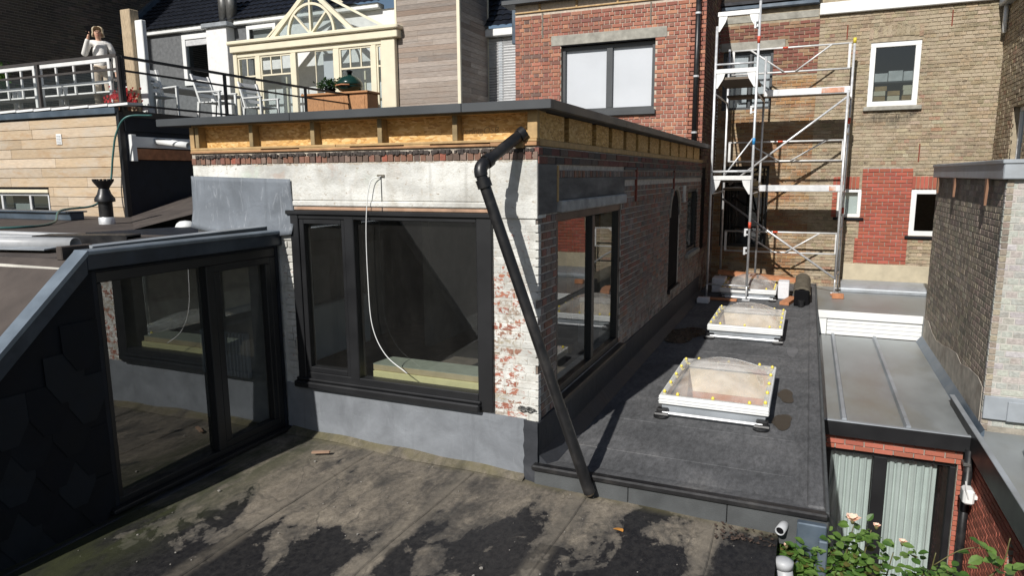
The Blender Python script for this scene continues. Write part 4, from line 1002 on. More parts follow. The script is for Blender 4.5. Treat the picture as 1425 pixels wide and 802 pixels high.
# ------------------------------------------------------------------ roof clutter behind the dormer
m = MB(); m.quad((-16, .0, 1.80), (-3.64, .0, 1.80), (-3.64, 6, 1.80), (-16, 6, 1.80)); m.box(-16, -3.66, 0.0, 6, 1.0, 1.79); m.build('neighbour_flat_roof', M_FELT, kind='structure')
m = MB(); m.box(-16, -9.6, 2.75, 3.0, 1.80, 1.93, c=.01); m.box(-16, -9.58, 2.7, 3.05, 1.93, 1.955, c=.006); m.build('roof_kerb', M_ZINCDARK, None, label='blue-grey zinc kerb along the foot of the timber-clad wall', cat='kerb')
VT = thing('roof_vent', 'black flue terminal with flared slotted cap standing before the timber cladding', 'vent', (-8.15, 2.35, 1.8))
m = MB().lathe([(.115, 0), (.115, .10), (.108, .11)], (-8.15, 2.35, 1.8), 20); m.build('metal_collar', M_STEEL, VT, True)
m = MB().lathe([(.10, .10), (.10, .34), (.145, .35), (.145, .40), (.10, .47), (.075, .55)], (-8.15, 2.35, 1.8), 22); m.build('flue_body', M_BLACKPLASTIC, VT)
m = MB().lathe([(.07, .55), (.09, .58), (.145, .66), (.15, .675)], (-8.15, 2.35, 1.8), 22); m.build('flared_cap', M_BLACKPLASTIC, VT)
for k in range(16):
    a = 2 * math.pi * k / 16; MB().box(-8.15 + .135 * math.cos(a) - .012, -8.15 + .135 * math.cos(a) + .012, 2.35 + .135 * math.sin(a) - .012, 2.35 + .135 * math.sin(a) + .012, 2.475, 2.50).build('cap_tooth', M_BLACKPLASTIC, VT)
for o in VT.children: smooth_angle(o)
DU = thing('duct_box', 'open-ended black square duct lying on the left roof', 'duct', (-5.2, -.2, 1.9))
a, b = Vector((-4.1, -1.22, 1.965)), Vector((-3.35, -.92, 1.93))
dv = (b - a).normalized(); sv = Vector((dv.y, -dv.x, 0)); 
def obox(mb, a, b, hw_, z0, z1):
    dv = (b - a); dv.z = 0; dv.normalize(); sv = Vector((dv.y, -dv.x, 0))
    p = [a + sv * hw_, b + sv * hw_, b - sv * hw_, a - sv * hw_]
    mb.prism([(q.x, q.y, z0) for q in p], (0, 0, z1 - z0)); return mb
m = obox(MB(), a, b, .11, 1.87, 1.882); obox(m, a, b, .11, 2.02, 2.032); obox(m, a + sv * .105, b + sv * .105, .006, 1.882, 2.02); obox(m, a - sv * .105, b - sv * .105, .006, 1.882, 2.02); m.build('duct_shell', M_BLACKPLASTIC, DU)
m = obox(MB(), b, b + dv * .35, .10, 1.875, 2.0); m.build('duct_tail', M_BLACKPLASTIC, DU)
for (p, q, r, lab) in (((-5.4, -1.78, 1.985), (-3.28, -1.48, 2.0), .05, 'thick light grey pipe lying nearest the dormer roof edge'), ((-6.4, -1.2, 1.96), (-4.2, -1.0, 1.97), .03, 'thin grey pipe lying beyond the thick one on the left roof'), ((-8.6, -.5, 1.93), (-4.6, -.4, 1.93), .025, 'slim grey rail lying behind the square duct')):
    t = thing('grey_pipe', lab, 'pipe', p, 'pipes lying on the left roof')
    m = MB().tube([p, q], r, 14, caps=False); o = m.build('pipe', M_GREYPIPE, t, True); o.modifiers.new('wall', 'SOLIDIFY').thickness = -.005
    dq = (Vector(q) - Vector(p)).normalized(); MB().tube([Vector(p) + dq * .25, Vector(p) + dq * .33], r + .006, 14).build('socket', M_GREYPIPE, t)
solid('roof_batten', 'short dark timber end by the corner of the dormer trim', 'timber', M_FELT, lambda m: m.box(-2.80, -2.74, -1.95, -1.72, 1.95, 2.045, c=.006))
solid('zinc_offcut', 'bent pale zinc offcut lying on the brown roof slope', 'zinc sheet', M_ZINC, lambda m: (m.prism([(-4.6, -1.75, 1.95), (-3.4, -1.65, 1.965), (-3.4, -1.4, 1.985), (-4.5, -1.4, 1.97)], (0, 0, .01))))
solid('roof_sheet', 'black roofing sheet leftover lying flat before the clad wall', 'roof sheet', M_BLACKBIT, lambda m: m.prism([(-6.3, .7, 1.805), (-3.9, .8, 1.805), (-3.9, 1.9, 1.81), (-5.8, 2.0, 1.81)], (0, 0, .04)))
WD = thing('dome_cap', 'small white plastic dome cap by the lead sheet', 'vent cap', (-5.9, 1.85, 1.8))
MB().lathe([(.13, 0), (.13, .05), (.11, .09), (.07, .12), (.0, .13)], (-5.9, 1.85, 1.80), 20).build('cap', M_WHITE, WD, True)
HS = thing('garden_hose', 'thin green hose looping down the timber-clad corner onto the roof', 'hose', (-9.6, 3.6, 1.8))
MB().tube(catmull([(-8.95, 4.0, 3.62), (-9.25, 3.72, 3.58), (-9.5, 3.68, 3.3), (-9.62, 3.66, 2.9), (-9.72, 3.62, 2.4), (-9.7, 3.3, 2.05), (-9.6, 2.6, 1.98), (-8.9, 2.0, 1.83), (-8.5, 1.2, 1.82), (-9.5, .6, 1.82), (-11, .2, 1.82)]), .018, 8).build('tube', M_HOSE, HS, True)

# ------------------------------------------------------------------ timber-clad building carrying the terrace
TC = thing('timber_clad_house', 'low building clad in pale horizontal timber boards below the roof terrace', 'building', (-13, 5, 1.8))
PT = Plane('front', 3.82); PTS = Plane('right', -9.57)
hw = holed_wall(PT, -17, -9.62, 1.6, 3.70, [(-14.2, -11.79, 1.70, 2.235)], -.3, -.02); hw.build('wall', M_DARK, TC)
nb = 10; bh = (3.64 - 1.79) / nb
for i in range(nb):
    z0 = 1.79 + i * bh; u = -17; cut = [(-14.25, -11.74)] if z0 < 2.25 else []
    segs = []; rnd_off = rnd.uniform(.4, 2.4)
    while u < -9.64:
        e = min(u + rnd_off, -9.64); segs.append((u, e)); u = e; rnd_off = rnd.uniform(2.0, 3.6)
    for s_, e_ in segs:
        for p, q in subtract((s_, e_), cut):
            if q - p < .05: continue
            k = rnd.uniform(.85, 1.18); c = rnd.choice(((.5, .4, .29), (.54, .44, .33), (.45, .35, .24), (.52, .4, .27)))
            m = MB(); PT.box(m, p + .002, q - .002, z0 + .004, z0 + bh - .004, -.02, .0 + rnd.uniform(0, .004), tuple(x * k for x in c), .004); m.build('cladding_board', M_CLAD, TC)
m = MB(); m.box(-9.638, -9.56, 3.80, 3.90, 1.75, 3.70, c=.006); m.build('corner_trim', M_ANTH, TC)
m = MB(); m.box(-17, -9.60, 3.76, 3.86, 3.66, 3.78, c=.008); m.build('zinc_capping', M_ZINCDARK, TC)
x = -17.0; k = 0
while x < -9.7:
    m = MB(); m.prism([(x, 3.74, 3.785), (x, 4.05, 3.80), (x, 4.05, 3.84), (x, 3.74, 3.825)], (.50, 0, .012)); m.build('coping_tile', M_WHITE, TC); x += .52
m = MB(); PT.box(m, -14.25, -11.74, 2.235, 2.30, -.05, .03, c=.006); m.build('window_head', M_CREAM, TC)
wb = window(TC, PT, -14.2, -11.79, 1.70, 2.235, .06, M_ALU, GLASSDARK, inset=.03, mull=(-13.3, -12.4))
m = MB(); PT.box(m, -13.3, -12.75, 1.7, 2.2, -.28, -.25); m.build('net_curtain', M_CURTAIN, TC)
VG = thing('wall_vent', 'small white louvred vent on the timber cladding', 'vent grille', (-11.25, 3.8, 3.2))
PT.box(MB(), -11.33, -11.18, 3.15, 3.35, .0, .02, c=.005).build('plate', M_WHITE, VG)
for k in range(6):
    m = MB(); PT.box(m, -11.31, -11.20, 3.17 + k * .028, 3.185 + k * .028, .018, .03, c=.002); m.build('louvre', M_ALU, VG)
# shaded side wall under the terrace edge
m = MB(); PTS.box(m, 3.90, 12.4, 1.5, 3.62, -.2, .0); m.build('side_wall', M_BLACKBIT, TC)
m = MB(); PTS.box(m, 4.0, 5.6, 2.85, 3.05, .0, .05, c=.006); m.build('side_board', M_PLANK, TC)
m = MB(); PTS.box(m, 4.0, 5.6, 3.07, 3.27, .0, .06, c=.006); m.build('gutter_board', M_WHITE, TC)
m = MB(); PTS.box(m, 3.95, 4.05, 2.82, 3.30, .0, .10, c=.006); m.build('board_end', M_WHITE, TC)
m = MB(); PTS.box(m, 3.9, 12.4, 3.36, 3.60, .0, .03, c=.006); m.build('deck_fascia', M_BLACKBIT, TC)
m = MB().tube([(-9.5, 4.52, 3.20), (-8.7, 4.52, 3.10)], .055, 16, caps=False); o = m.build('outlet_pipe', M_WHITE, TC, True); o.modifiers.new('w', 'SOLIDIFY').thickness = -.008
m = MB(); m.quad((-9.6, 3.9, 1.81), (-6.6, 1.6, 1.81), (-6.3, 3.4, 2.15), (-9.56, 5.4, 2.2)); m.build('felt_ramp', M_FELT, TC)
# terrace deck
m = MB(); m.box(-22, -9.56, 3.9, 13.5, 3.62, 3.73); m.build('terrace_deck', plain('dark_decking', (.07, .06, .05), .8, 0, .25, 5, .2), kind='structure')

# railing: two runs
def railing(label, pts_posts, run, axis):
    t = thing('terrace_railing', label, 'railing', run[0], 'metal railings round the terrace')
    P0, P1 = Vector(run[0]), Vector(run[1])
    d = (P1 - P0).normalized()
    for h, s in ((.93, .03), (.70, .022), (.10, .022)):
        n = Vector((0, 0, s)); sd = Vector((d.y, -d.x, 0)) * s
        m = MB(); m.prism([P0 + sd + Vector((0, 0, h)), P0 - sd + Vector((0, 0, h)), P0 - sd + Vector((0, 0, h + s * 1.6)), P0 + sd + Vector((0, 0, h + s * 1.6))], P1 - P0); m.build('rail', axis, t)
    for q in pts_posts:
        c = P0 + (P1 - P0) * q
        m = MB(); m.box(c.x - .028, c.x + .028, c.y - .028, c.y + .028, c.z - .12, c.z + .93, c=.004); m.build('post', axis, t)
    for a_, b_ in zip(pts_posts, pts_posts[1:]):
        a2, b2 = P0 + (P1 - P0) * a_ + d * .06, P0 + (P1 - P0) * b_ - d * .06
        m = MB(); m.quad((a2.x, a2.y, a2.z + .14), (b2.x, b2.y, b2.z + .14), (b2.x, b2.y, b2.z + .69), (a2.x, a2.y, a2.z + .69)); m.build('glass_panel', GLASSCLEAR, t)
    return t
M_RAIL = plain('grey_brown_steel', (.055, .048, .045), .5)
railing('front terrace railing with posts, above the timber-clad wall', [0, .12, .41, .70, 1], ((-17, 3.92, 3.74), (-9.6, 3.92, 3.74)), M_RAIL)
railing('side terrace railing receding to the cream conservatory', [.0, .3, .62, .98], ((-9.6, 3.99, 3.72), (-9.6, 12.0, 3.74)), M_ANTH)

# sleeper post with white board
PO = thing('timber_post', 'tall weathered timber post with a white board at the terrace corner', 'post', (-10.1, 4.7, 3.73))
m = MB(); m.box(-10.32, -10.06, 4.62, 4.82, 3.73, 5.68, c=.012); m.build('sleeper', M_SLEEPER, PO)
m = MB(); m.box(-10.055, -9.86, 4.70, 4.80, 3.73, 5.48, c=.012); m.build('white_board', M_WHITE, PO)

# potted geraniums
GP = thing('geranium_pot', 'red geraniums in a pot at the terrace corner', 'potted plant', (-10.0, 4.3, 3.73))
MB().lathe([(.11, 0), (.15, .22), (.16, .23)], (-10.05, 4.3, 3.73), 16).build('pot', M_PLANK, GP, True)
m = MB(); r6 = random.Random(5)
for k in range(300):
    c = Vector((-10.02 + r6.gauss(0, .17), 4.28 + r6.gauss(0, .08), 3.98 + r6.gauss(0, .075))); s = r6.uniform(.015, .032); q = r6.uniform(0, 3)
    m.quad(c + Vector((-s, math.sin(q) * s * .4, -s)), c + Vector((s, -math.sin(q) * s * .4, -s * .6)), c + Vector((s * .8, .01, s)), c + Vector((-s * .7, -.01, s * .8)))
m.build('blossom', M_REDFLOWER, GP, kind='stuff')

# white garden chairs / bench frames behind the front railing and beside the side railing
def garden_bench(x0, x1, y, label):
    t = thing('garden_bench', label, 'bench', ((x0 + x1) / 2, y, 3.73), 'white garden furniture on the terrace')
    zt, zs = 4.76, 4.16; w_ = .035
    for x in (x0, x1 - .07): MB().box(x, x + .07, y - .03, y + .03, 3.73, zt, c=.006).build('back_leg', M_GARDENWHITE, t)
    for x in (x0, x1 - .07): MB().box(x, x + .07, y + .45, y + .51, 3.73, 4.36, c=.006).build('front_leg', M_GARDENWHITE, t)
    MB().box(x0, x1, y - .025, y + .025, zt - .07, zt + .02, c=.006).build('top_rail', M_GARDENWHITE, t)
    MB().box(x0, x1, y - .02, y + .02, 4.30, 4.36, c=.006).build('mid_rail', M_GARDENWHITE, t)
    n = int((x1 - x0) / .42)
    for k in range(1, n): MB().box(x0 + (x1 - x0) * k / n - .02, x0 + (x1 - x0) * k / n + .02, y - .015, y + .015, zs, zt - .07).build('back_slat', M_GARDENWHITE, t)
    for k in range(6): MB().box(x0, x1, y + .02 + k * .085, y + .09 + k * .085, zs - .02, zs + .01, c=.004).build('seat_slat', M_GARDENWHITE, t)
    for x in (x0, x1 - .07): MB().box(x, x + .07, y, y + .52, 4.36, 4.39, c=.004).build('arm', M_GARDENWHITE, t)
garden_bench(-16.0, -14.05, 4.35, 'white slatted garden bench at the left edge of the picture')
garden_bench(-13.95, -12.55, 4.35, 'white slatted garden bench left of the dark railing post')
garden_bench(-12.45, -10.35, 4.35, 'white slatted garden bench in front of the woman')

def armchair(x, y, rz, label):
    t = thing('garden_chair', label, 'chair', (x, y, 3.73), 'white slatted chairs by the terrace table')
    R = Matrix.Translation((x, y, 3.73)) @ Matrix.Rotation(rz, 4, 'Z')
    def part(nm, fn):
        mb = MB(); fn(mb); mb.v = [tuple(R @ Vector(v)) for v in mb.v]; mb.build(nm, M_GARDENWHITE, t)
    for s in (-1, 1):
        part('back_leg', lambda m, s=s: m.prism([(s * .27 - .025, .32, 0), (s * .27 + .025, .32, 0), (s * .27 + .025, .26, .45), (s * .27 - .025, .26, .45)], (0, .05, 0)))
        part('back_post', lambda m, s=s: m.prism([(s * .27 - .025, .22, .42), (s * .27 + .025, .22, .42), (s * .27 + .025, .42, 1.05), (s * .27 - .025, .42, 1.05)], (0, .045, 0)))
        part('front_leg', lambda m, s=s: m.box(s * .27 - .025, s * .27 + .025, -.28, -.23, 0, .64, c=.005))
        part('arm', lambda m, s=s: m.box(s * .27 - .035, s * .27 + .035, -.30, .30, .64, .67, c=.005))
    for k in range(5): part('seat_slat', lambda m, k=k: m.box(-.27, .27, -.26 + k * .105, -.18 + k * .105, .42, .445, c=.004))
    for k in range(4): part('back_slat', lambda m, k=k: m.prism([(-.25, .28 + k * .045, .56 + k * .13), (.25, .28 + k * .045, .56 + k * .13), (.25, .31 + k * .045, .64 + k * .13), (-.25, .31 + k * .045, .64 + k * .13)], (0, .02, 0)))
armchair(-10.55, 5.5, 1.4, 'white reclined garden chair next to the timber post')
armchair(-10.35, 6.9, 1.7, 'white garden chair in the middle of the side railing')
armchair(-10.3, 8.2, 1.5, 'white garden chair nearest the conservatory')
TB = thing('garden_table', 'long white slatted garden table on the terrace', 'table', (-11.3, 7, 3.73))
for k in range(7): MB().box(-11.75 + k * .13, -11.64 + k * .13, 5.7, 8.4, 4.44, 4.47, c=.004).build('top_slat', M_GARDENWHITE, TB)
for x in (-11.7, -10.95):
    for y in (5.85, 8.25): MB().box(x - .035, x + .035, y - .035, y + .035, 3.73, 4.44, c=.004).build('leg', M_GARDENWHITE, TB)

# ------------------------------------------------------------------ woman on the terrace holding up a phone
def skin_mesh(name, chains, mat, parent, sub=2):
    """chains: list of [(co, r), ...]; a chain may start with the index of an existing vertex"""
    vs, es, rs = [], [], []
    for ch in chains:
        prev = None
        for it in ch:
            if isinstance(it, int): prev = it; continue
            vs.append(it[0]); rs.append(it[1])
            if prev is not None: es.append((prev, len(vs) - 1))
            prev = len(vs) - 1
    me = bpy.data.meshes.new(name); me.from_pydata(vs, es, []); me.materials.append(mat)
    o = bpy.data.objects.new(name, me); finish(o, parent)
    md = o.modifiers.new('skin', 'SKIN'); md.use_smooth_shade = True
    lay = me.skin_vertices[0].data if len(me.skin_vertices) else None
    if lay is None:
        bpy.context.view_layer.objects.active = o; lay = me.skin_vertices[0].data
    for i, r in enumerate(rs):
        lay[i].radius = r if isinstance(r, tuple) else (r, r); lay[i].use_root = (i == 0)
    s = o.modifiers.new('sub', 'SUBSURF'); s.levels = sub; s.render_levels = sub
    return o
PX, PY, PZ = -10.98, 4.62, 3.73
PC_, PS__ = math.cos(math.radians(50)), math.sin(math.radians(50))      # turned towards the viewer
def A(x, y, z): return (PX + x * PC_ - y * PS__, PY + x * PS__ + y * PC_, PZ + z)
PE = thing('person', 'woman in a white knitted sweater and beige trousers holding up a phone on the terrace', 'person', (PX, PY, PZ))
body = [[(A(0, 0, .95), (.09, .07)), (A(0, 0, 1.12), (.085, .065)), (A(0, .01, 1.28), (.09, .065)), (A(0, .02, 1.38), (.06, .045)), (A(0, .01, 1.45), .045), (A(0, -.01, 1.50), .055), (A(0, -.03, 1.56), (.073, .085)), (A(0, -.02, 1.63), (.068, .08))],
        [0, (A(-.09, 0, .88), .085), (A(-.10, -.01, .48), .055), (A(-.10, .02, .09), .036), (A(-.10, -.08, .035), .035), (A(-.10, -.14, .03), .028)],
        [0, (A(.09, 0, .88), .085), (A(.10, -.01, .48), .055), (A(.10, .02, .09), .036), (A(.11, -.08, .035), .035), (A(.11, -.14, .03), .028)],
        [3, (A(-.17, .02, 1.375), .036), (A(-.26, -.03, 1.15), .034), (A(-.19, -.17, 1.36), .032), (A(-.15, -.22, 1.47), .022), (A(-.14, -.235, 1.51), .026)],
        [3, (A(.17, .02, 1.375), .036), (A(.24, .03, 1.12), .034), (A(.25, -.03, .88), .032), (A(.25, -.05, .80), .022), (A(.25, -.06, .75), .024)]]
bo = skin_mesh('body', body, M_SKIN, PE)
# fingers on both hands, face features: one mesh, joined to the skin
def fingers(cx0, up):
    mb = MB()
    for k in range(4):
        b = Vector(cx0) + Vector((-.018 + k * .012, -.012, .02 * up)); L = (.05, .06, .055, .042)[k]
        mb.tube([b, b + Vector((0, -.018, L * .5 * up)), b + Vector((.004, -.006, L * up))], [.0085, .008, .006], 6)
    b = Vector(cx0) + Vector((.026, -.005, -.005)); mb.tube([b, b + Vector((.018, -.012, .02 * up)), b + Vector((.016, -.02, .042 * up))], [.009, .0085, .0065], 6)
    return mb
fingers(A(-.14, -.235, 1.51), 1).build('hand', M_SKIN, PE, True); fingers(A(.25, -.06, .75), -1).build('hand', M_SKIN, PE, True)
m = MB(); m.tube([A(0, -.10, 1.595), A(0, -.128, 1.565), A(0, -.105, 1.556)], [.008, .016, .008], 6); m.build('nose', M_SKIN, PE, True)
m = MB(); m.tube([A(-.03, -.104, 1.525), A(0, -.112, 1.522), A(.03, -.104, 1.525)], [.004, .008, .004], 6); m.build('mouth', plain('lips', (.5, .16, .14), .5), PE, True)
for s in (-1, 1):
    MB().lathe([(.0, -.008), (.012, -.004), (.014, 0), (.012, .004), (0, .008)], A(s * .03, -.106, 1.598), 8).build('eye', M_DARK, PE, True)
m = MB()
for s in (-1, 1): m.tube([A(s * .03 + .026 * math.cos(a), -.117, 1.597 + .018 * math.sin(a)) for a in [k * .7 for k in range(10)]], .003, 5)
m.tube([A(-.006, -.12, 1.6), A(.006, -.12, 1.6)], .003, 5); m.build('glasses', M_DARK, PE)
hair = MB(); n1, n2 = 20, 14
for j in range(n2 + 1):
    for i in range(n1 + 1):
        a = (-2.5 + .035 * j) + (5.0 - .07 * j) * i / n1 + math.pi / 2; e = 1.5 - 2.0 * j / n2
        rr_ = .102 + .016 * math.sin(j * .5) + .006 * math.sin(i * 2.2 + j); low = -max(0, j - 9) * .003
        hair.v.append(A(rr_ * math.cos(e) * math.cos(a) * 1.0 if e > 0 else (rr_ + low) * math.cos(e * .35) * math.cos(a), .014 + rr_ * 1.1 * (math.cos(e) if e > 0 else math.cos(e * .35)) * math.sin(a), 1.60 + (.10 * math.sin(e) if e > 0 else .145 * e / .85)))
for j in range(n2):
    for i in range(n1): k = j * (n1 + 1) + i; hair.f.append((k, k + 1, k + n1 + 2, k + n1 + 1)); hair.c.append(None)
ho = hair.build('hair', M_HAIR, PE, True); ho.modifiers.new('t', 'SOLIDIFY').thickness = .014
sw = [[(A(0, 0, .86), (.165, .13)), (A(0, 0, 1.10), (.15, .115)), (A(0, .01, 1.28), (.165, .12)), (A(0, .02, 1.40), (.115, .085)), (A(0, .01, 1.445), .068)],
      [3, (A(-.17, .02, 1.385), .068), (A(-.265, -.03, 1.14), .06), (A(-.192, -.165, 1.35), .046), (A(-.165, -.205, 1.43), .04)],
      [3, (A(.17, .02, 1.385), .068), (A(.245, .03, 1.12), .06), (A(.25, -.03, .88), .046), (A(.25, -.04, .84), .042)]]
skin_mesh('sweater', sw, M_SWEATER, PE)
tr = [[(A(0, 0, 1.02), (.145, .115)), (A(0, 0, .90), (.14, .115))], [1, (A(-.09, 0, .84), .10), (A(-.10, -.01, .48), .075), (A(-.10, .02, .10), .065)], [1, (A(.09, 0, .84), .10), (A(.10, -.01, .48), .075), (A(.10, .02, .10), .065)]]
skin_mesh('trousers', tr, M_TROUSER, PE)
PHN = thing('mobile_phone', 'black mobile phone held up in the woman\'s raised hand', 'phone', A(-.165, -.26, 1.5))
MB().prism([A(-.175, -.28, 1.50), A(-.10, -.28, 1.50), A(-.10, -.28, 1.655), A(-.175, -.28, 1.655)], Vector(A(0, .01, 0)) - Vector(A(0, 0, 0))).build('phone_body', M_DARK, PHN)

# ------------------------------------------------------------------ cream conservatory
CV = thing('conservatory', 'cream conservatory with gabled glass lantern and small-paned windows', 'conservatory', (-11.8, 13, 3.73))
PC = Plane('front', 12)
m = MB(); PC.box(m, -14.9, -8.78, 6.34, 6.56, -.2, .10, c=.02); PC.box(m, -14.95, -8.72, 6.561, 6.68, -.2, .18, c=.03); m.build('cornice', M_CREAM, CV)
m = MB(); m.box(-8.98, -8.74, 12.2, 15.5, 6.34, 6.67, c=.02); m.build('side_cornice', M_CREAM, CV)
for a, b in ((-9.38, -8.92), (-14.86, -14.70)):
    m = MB(); PC.box(m, a, b, 3.73, 6.34, -.2, .02, c=.015); m.build('corner_post', M_CREAM, CV)
m = MB(); m.box(-9.1, -8.92, 12.22, 15.5, 3.73, 6.34, c=.01); m.build('side_wall', M_CREAM, CV)
for a, b in ((-13.98, -13.80), (-12.60, -12.42), (-11.04, -10.84), (-9.72, -9.56)):
    m = MB(); PC.box(m, a, b, 3.73, 6.20, -.12, .0, c=.01); m.build('post', M_CREAM, CV)
m = MB(); PC.box(m, -14.7, -9.38, 6.20, 6.34, -.12, .0, c=.01); m.build('head_beam', M_CREAM, CV)
for (a, b, nm) in ((-14.70, -13.98, 2), (-13.80, -12.60, 3), (-10.84, -9.72, 3), (-9.56, -9.38, 1)):
    step = (b - a) / nm
    window(CV, PC, a, b, 3.75, 6.20, .05, M_CREAM, GLASS, dep=.06, inset=.03, mull=(), trans=(5.62,), mw=.05)
    m = MB()
    for k in range(1, nm): PC.box(m, a + k * step - .02, a + k * step + .02, 5.645, 6.15, -.075, -.035, c=.004)
    if m.v: m.build('glazing_bar', M_CREAM, CV)
    if nm == 3: m = MB(); PC.box(m, a + step * 1.5 - .025, a + step * 1.5 + .025, 3.8, 5.6, -.5, -.46); m.build('inner_post', M_CREAM, CV)
window(CV, PC, -11.72, -11.04, 3.75, 6.20, .03, M_CREAM, GLASS, dep=.05, inset=.03)
m = MB(); PC.box(m, -12.35, -11.85, 4.9, 6.1, -1.2, -1.15); m.build('inner_door', M_WHITE, CV)
m = MB(); PC.box(m, -14.6, -9.3, 3.75, 6.3, -3.4, -3.3); m.build('back_wall', plain('pale_room', (.5, .5, .48), .9), CV)
m = MB(); PC.box(m, -11.65, -11.1, 4.75, 6.15, -.35, -.33); m.build('blind', M_BLIND, CV)
# gabled lantern: front triangle with fan light, glazed roof slopes behind
gx0, gx1, gxm, gz0, gz1 = -13.3, -10.35, -11.82, 6.68, 7.95
def bar(p, q, wd, d0=-.12, d1=.0, nm='glazing_bar', mt=None):
    p, q = Vector((p[0], p[1])), Vector((q[0], q[1])); t = (q - p).normalized(); n_ = Vector((-t.y, t.x)) * wd / 2
    m = MB(); PC.poly(m, [tuple(p + n_), tuple(p - n_), tuple(q - n_), tuple(q + n_)], d0, d1); return m.build(nm, mt or M_CREAM, CV)
bar((gx0, gz0), (gxm, gz1), .12, nm='gable_rafter'); bar((gx1, gz0), (gxm, gz1), .12, d1=.002, nm='gable_rafter'); bar((gxm, gz0), (gxm, gz1), .06, d1=-.004)
m = MB(); rr0 = .80
for k in range(24):
    a0, a1 = math.pi * k / 24, math.pi * (k + 1) / 24
    PC.poly(m, [(gxm + r_ * math.cos(a), gz0 + .02 + r_ * math.sin(a)) for r_, a in ((rr0, a0), (rr0 + .07, a0), (rr0 + .07, a1), (rr0, a1))], -.1, -.006)
m.build('fan_arch', M_CREAM, CV)
for ang in (45, 135): bar((gxm, gz0), (gxm + .82 * math.cos(math.radians(ang)), gz0 + .82 * math.sin(math.radians(ang))), .05, d1=-.008)
m = MB(); m.poly([PC.pt(gx0, gz0, -.05), PC.pt(gx1, gz0, -.05), PC.pt(gxm, gz1, -.05)]); m.build('gable_pane', GLASS, CV)
for s, xe in ((1, gx1 + .9), (-1, gx0 - .9)):
    m = MB(); m.quad((gxm, 12.05, gz1), (gxm, 15.5, gz1), (xe, 15.5, gz0), (xe, 12.6, gz0)); m.build('roof_pane', GLASS, CV)
    for k in range(5):
        y = 12.1 + k * .8; m = MB(); ye = 12.6 + k * .72
        m.prism([(gxm, y, gz1), (gxm, y + .06, gz1), (xe, ye + .06, gz0), (xe, ye, gz0)], (0, 0, .07)); m.build('roof_bar', M_CREAM, CV)
m = MB(); m.box(gxm - .05, gxm + .05, 12.0, 15.5, gz1 - .02, gz1 + .06, c=.01); m.build('ridge', M_CREAM, CV)
m = MB(); m.box(-14.8, -8.9, 12.1, 15.5, 6.60, 6.66); 
# wooden cabinet, plant and kamado before the conservatory
CB = thing('wooden_planter', 'orange-brown wooden cabinet on the terrace before the conservatory', 'cabinet', (-10.1, 10.9, 3.73))
MB().box(-11.1, -9.0, 10.7, 11.2, 3.73, 4.72, c=.01).build('carcass', M_ROSEWOOD, CB)
MB().box(-11.16, -8.95, 10.64, 11.25, 4.72, 4.78, c=.012).build('top', M_ROSEWOOD, CB)
for a in (-11.02, -10.35, -9.68): MB().box(a, a + .6, 10.685, 10.70, 3.85, 4.65, c=.005).build('door_panel', M_ROSEWOOD, CB)
KM = thing('kamado_grill', 'dark green egg-shaped ceramic grill on the wooden cabinet', 'grill', (-9.72, 10.95, 4.78))
MB().lathe([(.16, 0), (.3, .06), (.345, .14), (.35, .16)], (-9.72, 10.95, 4.78), 24).build('base', M_KAMADO, KM, True)
MB().lathe([(.355, .17), (.335, .27), (.27, .37), (.17, .44), (.07, .47)], (-9.72, 10.95, 4.78), 24).build('lid', M_KAMADO, KM, True)
MB().lathe([(.06, .46), (.06, .53), (.08, .54), (.08, .58), (.03, .60)], (-9.72, 10.95, 4.78), 14).build('chimney_cap', M_DARK, KM, True)
MB().tube([(-9.95, 10.62, 4.95), (-9.72, 10.56, 4.96), (-9.5, 10.62, 4.95)], .02, 8).build('handle', M_PLANK, KM, True)

LEAF = {}
def leafmat(name, c):
    t = NT(name); a = t.n('ShaderNodeVertexColor', layer_name='col').outputs[0]; cc = t.mix(1.0, a, t.ramp(t.noise(30, 3), [(.3, .8), (.7, 1.15)]), 'MULTIPLY')
    b = t.n('ShaderNodeBsdfPrincipled'); t.set(b.inputs['Base Color'], cc); b.inputs['Roughness'].default_value = .45
    tr_ = t.n('ShaderNodeBsdfTranslucent'); t.set(tr_.inputs[0], t.mix(1.0, cc, (.9, 1.0, .35), 'MULTIPLY'))
    mx = t.n('ShaderNodeMixShader'); mx.inputs[0].default_value = .42; t.set(mx.inputs[1], b.outputs[0]); t.set(mx.inputs[2], tr_.outputs[0])
    t.t.links.new(mx.outputs[0], t.out.inputs[0]); return t.m
M_LEAF = leafmat('rose_leaf', None)
def leaf_geo(mb, base, d, side, L, Wd, col):
    d = Vector(d).normalized(); side = Vector(side).normalized(); up = d.cross(side).normalized(); b = Vector(base)
    n = len(mb.v); prof = ((0, 0), (.25, .42), (.55, .5), (.82, .28), (1, 0))
    for t_, w_ in prof:
        c = b + d * (L * t_) - up * (L * .12 * t_ * t_)
        mb.v += [tuple(c - side * Wd * w_ + up * Wd * w_ * .25), tuple(c), tuple(c + side * Wd * w_ + up * Wd * w_ * .25)]
    for i in range(4):
        k = n + i * 3; mb.f += [(k, k + 1, k + 4, k + 3), (k + 1, k + 2, k + 5, k + 4)]; mb.c += [col, col]
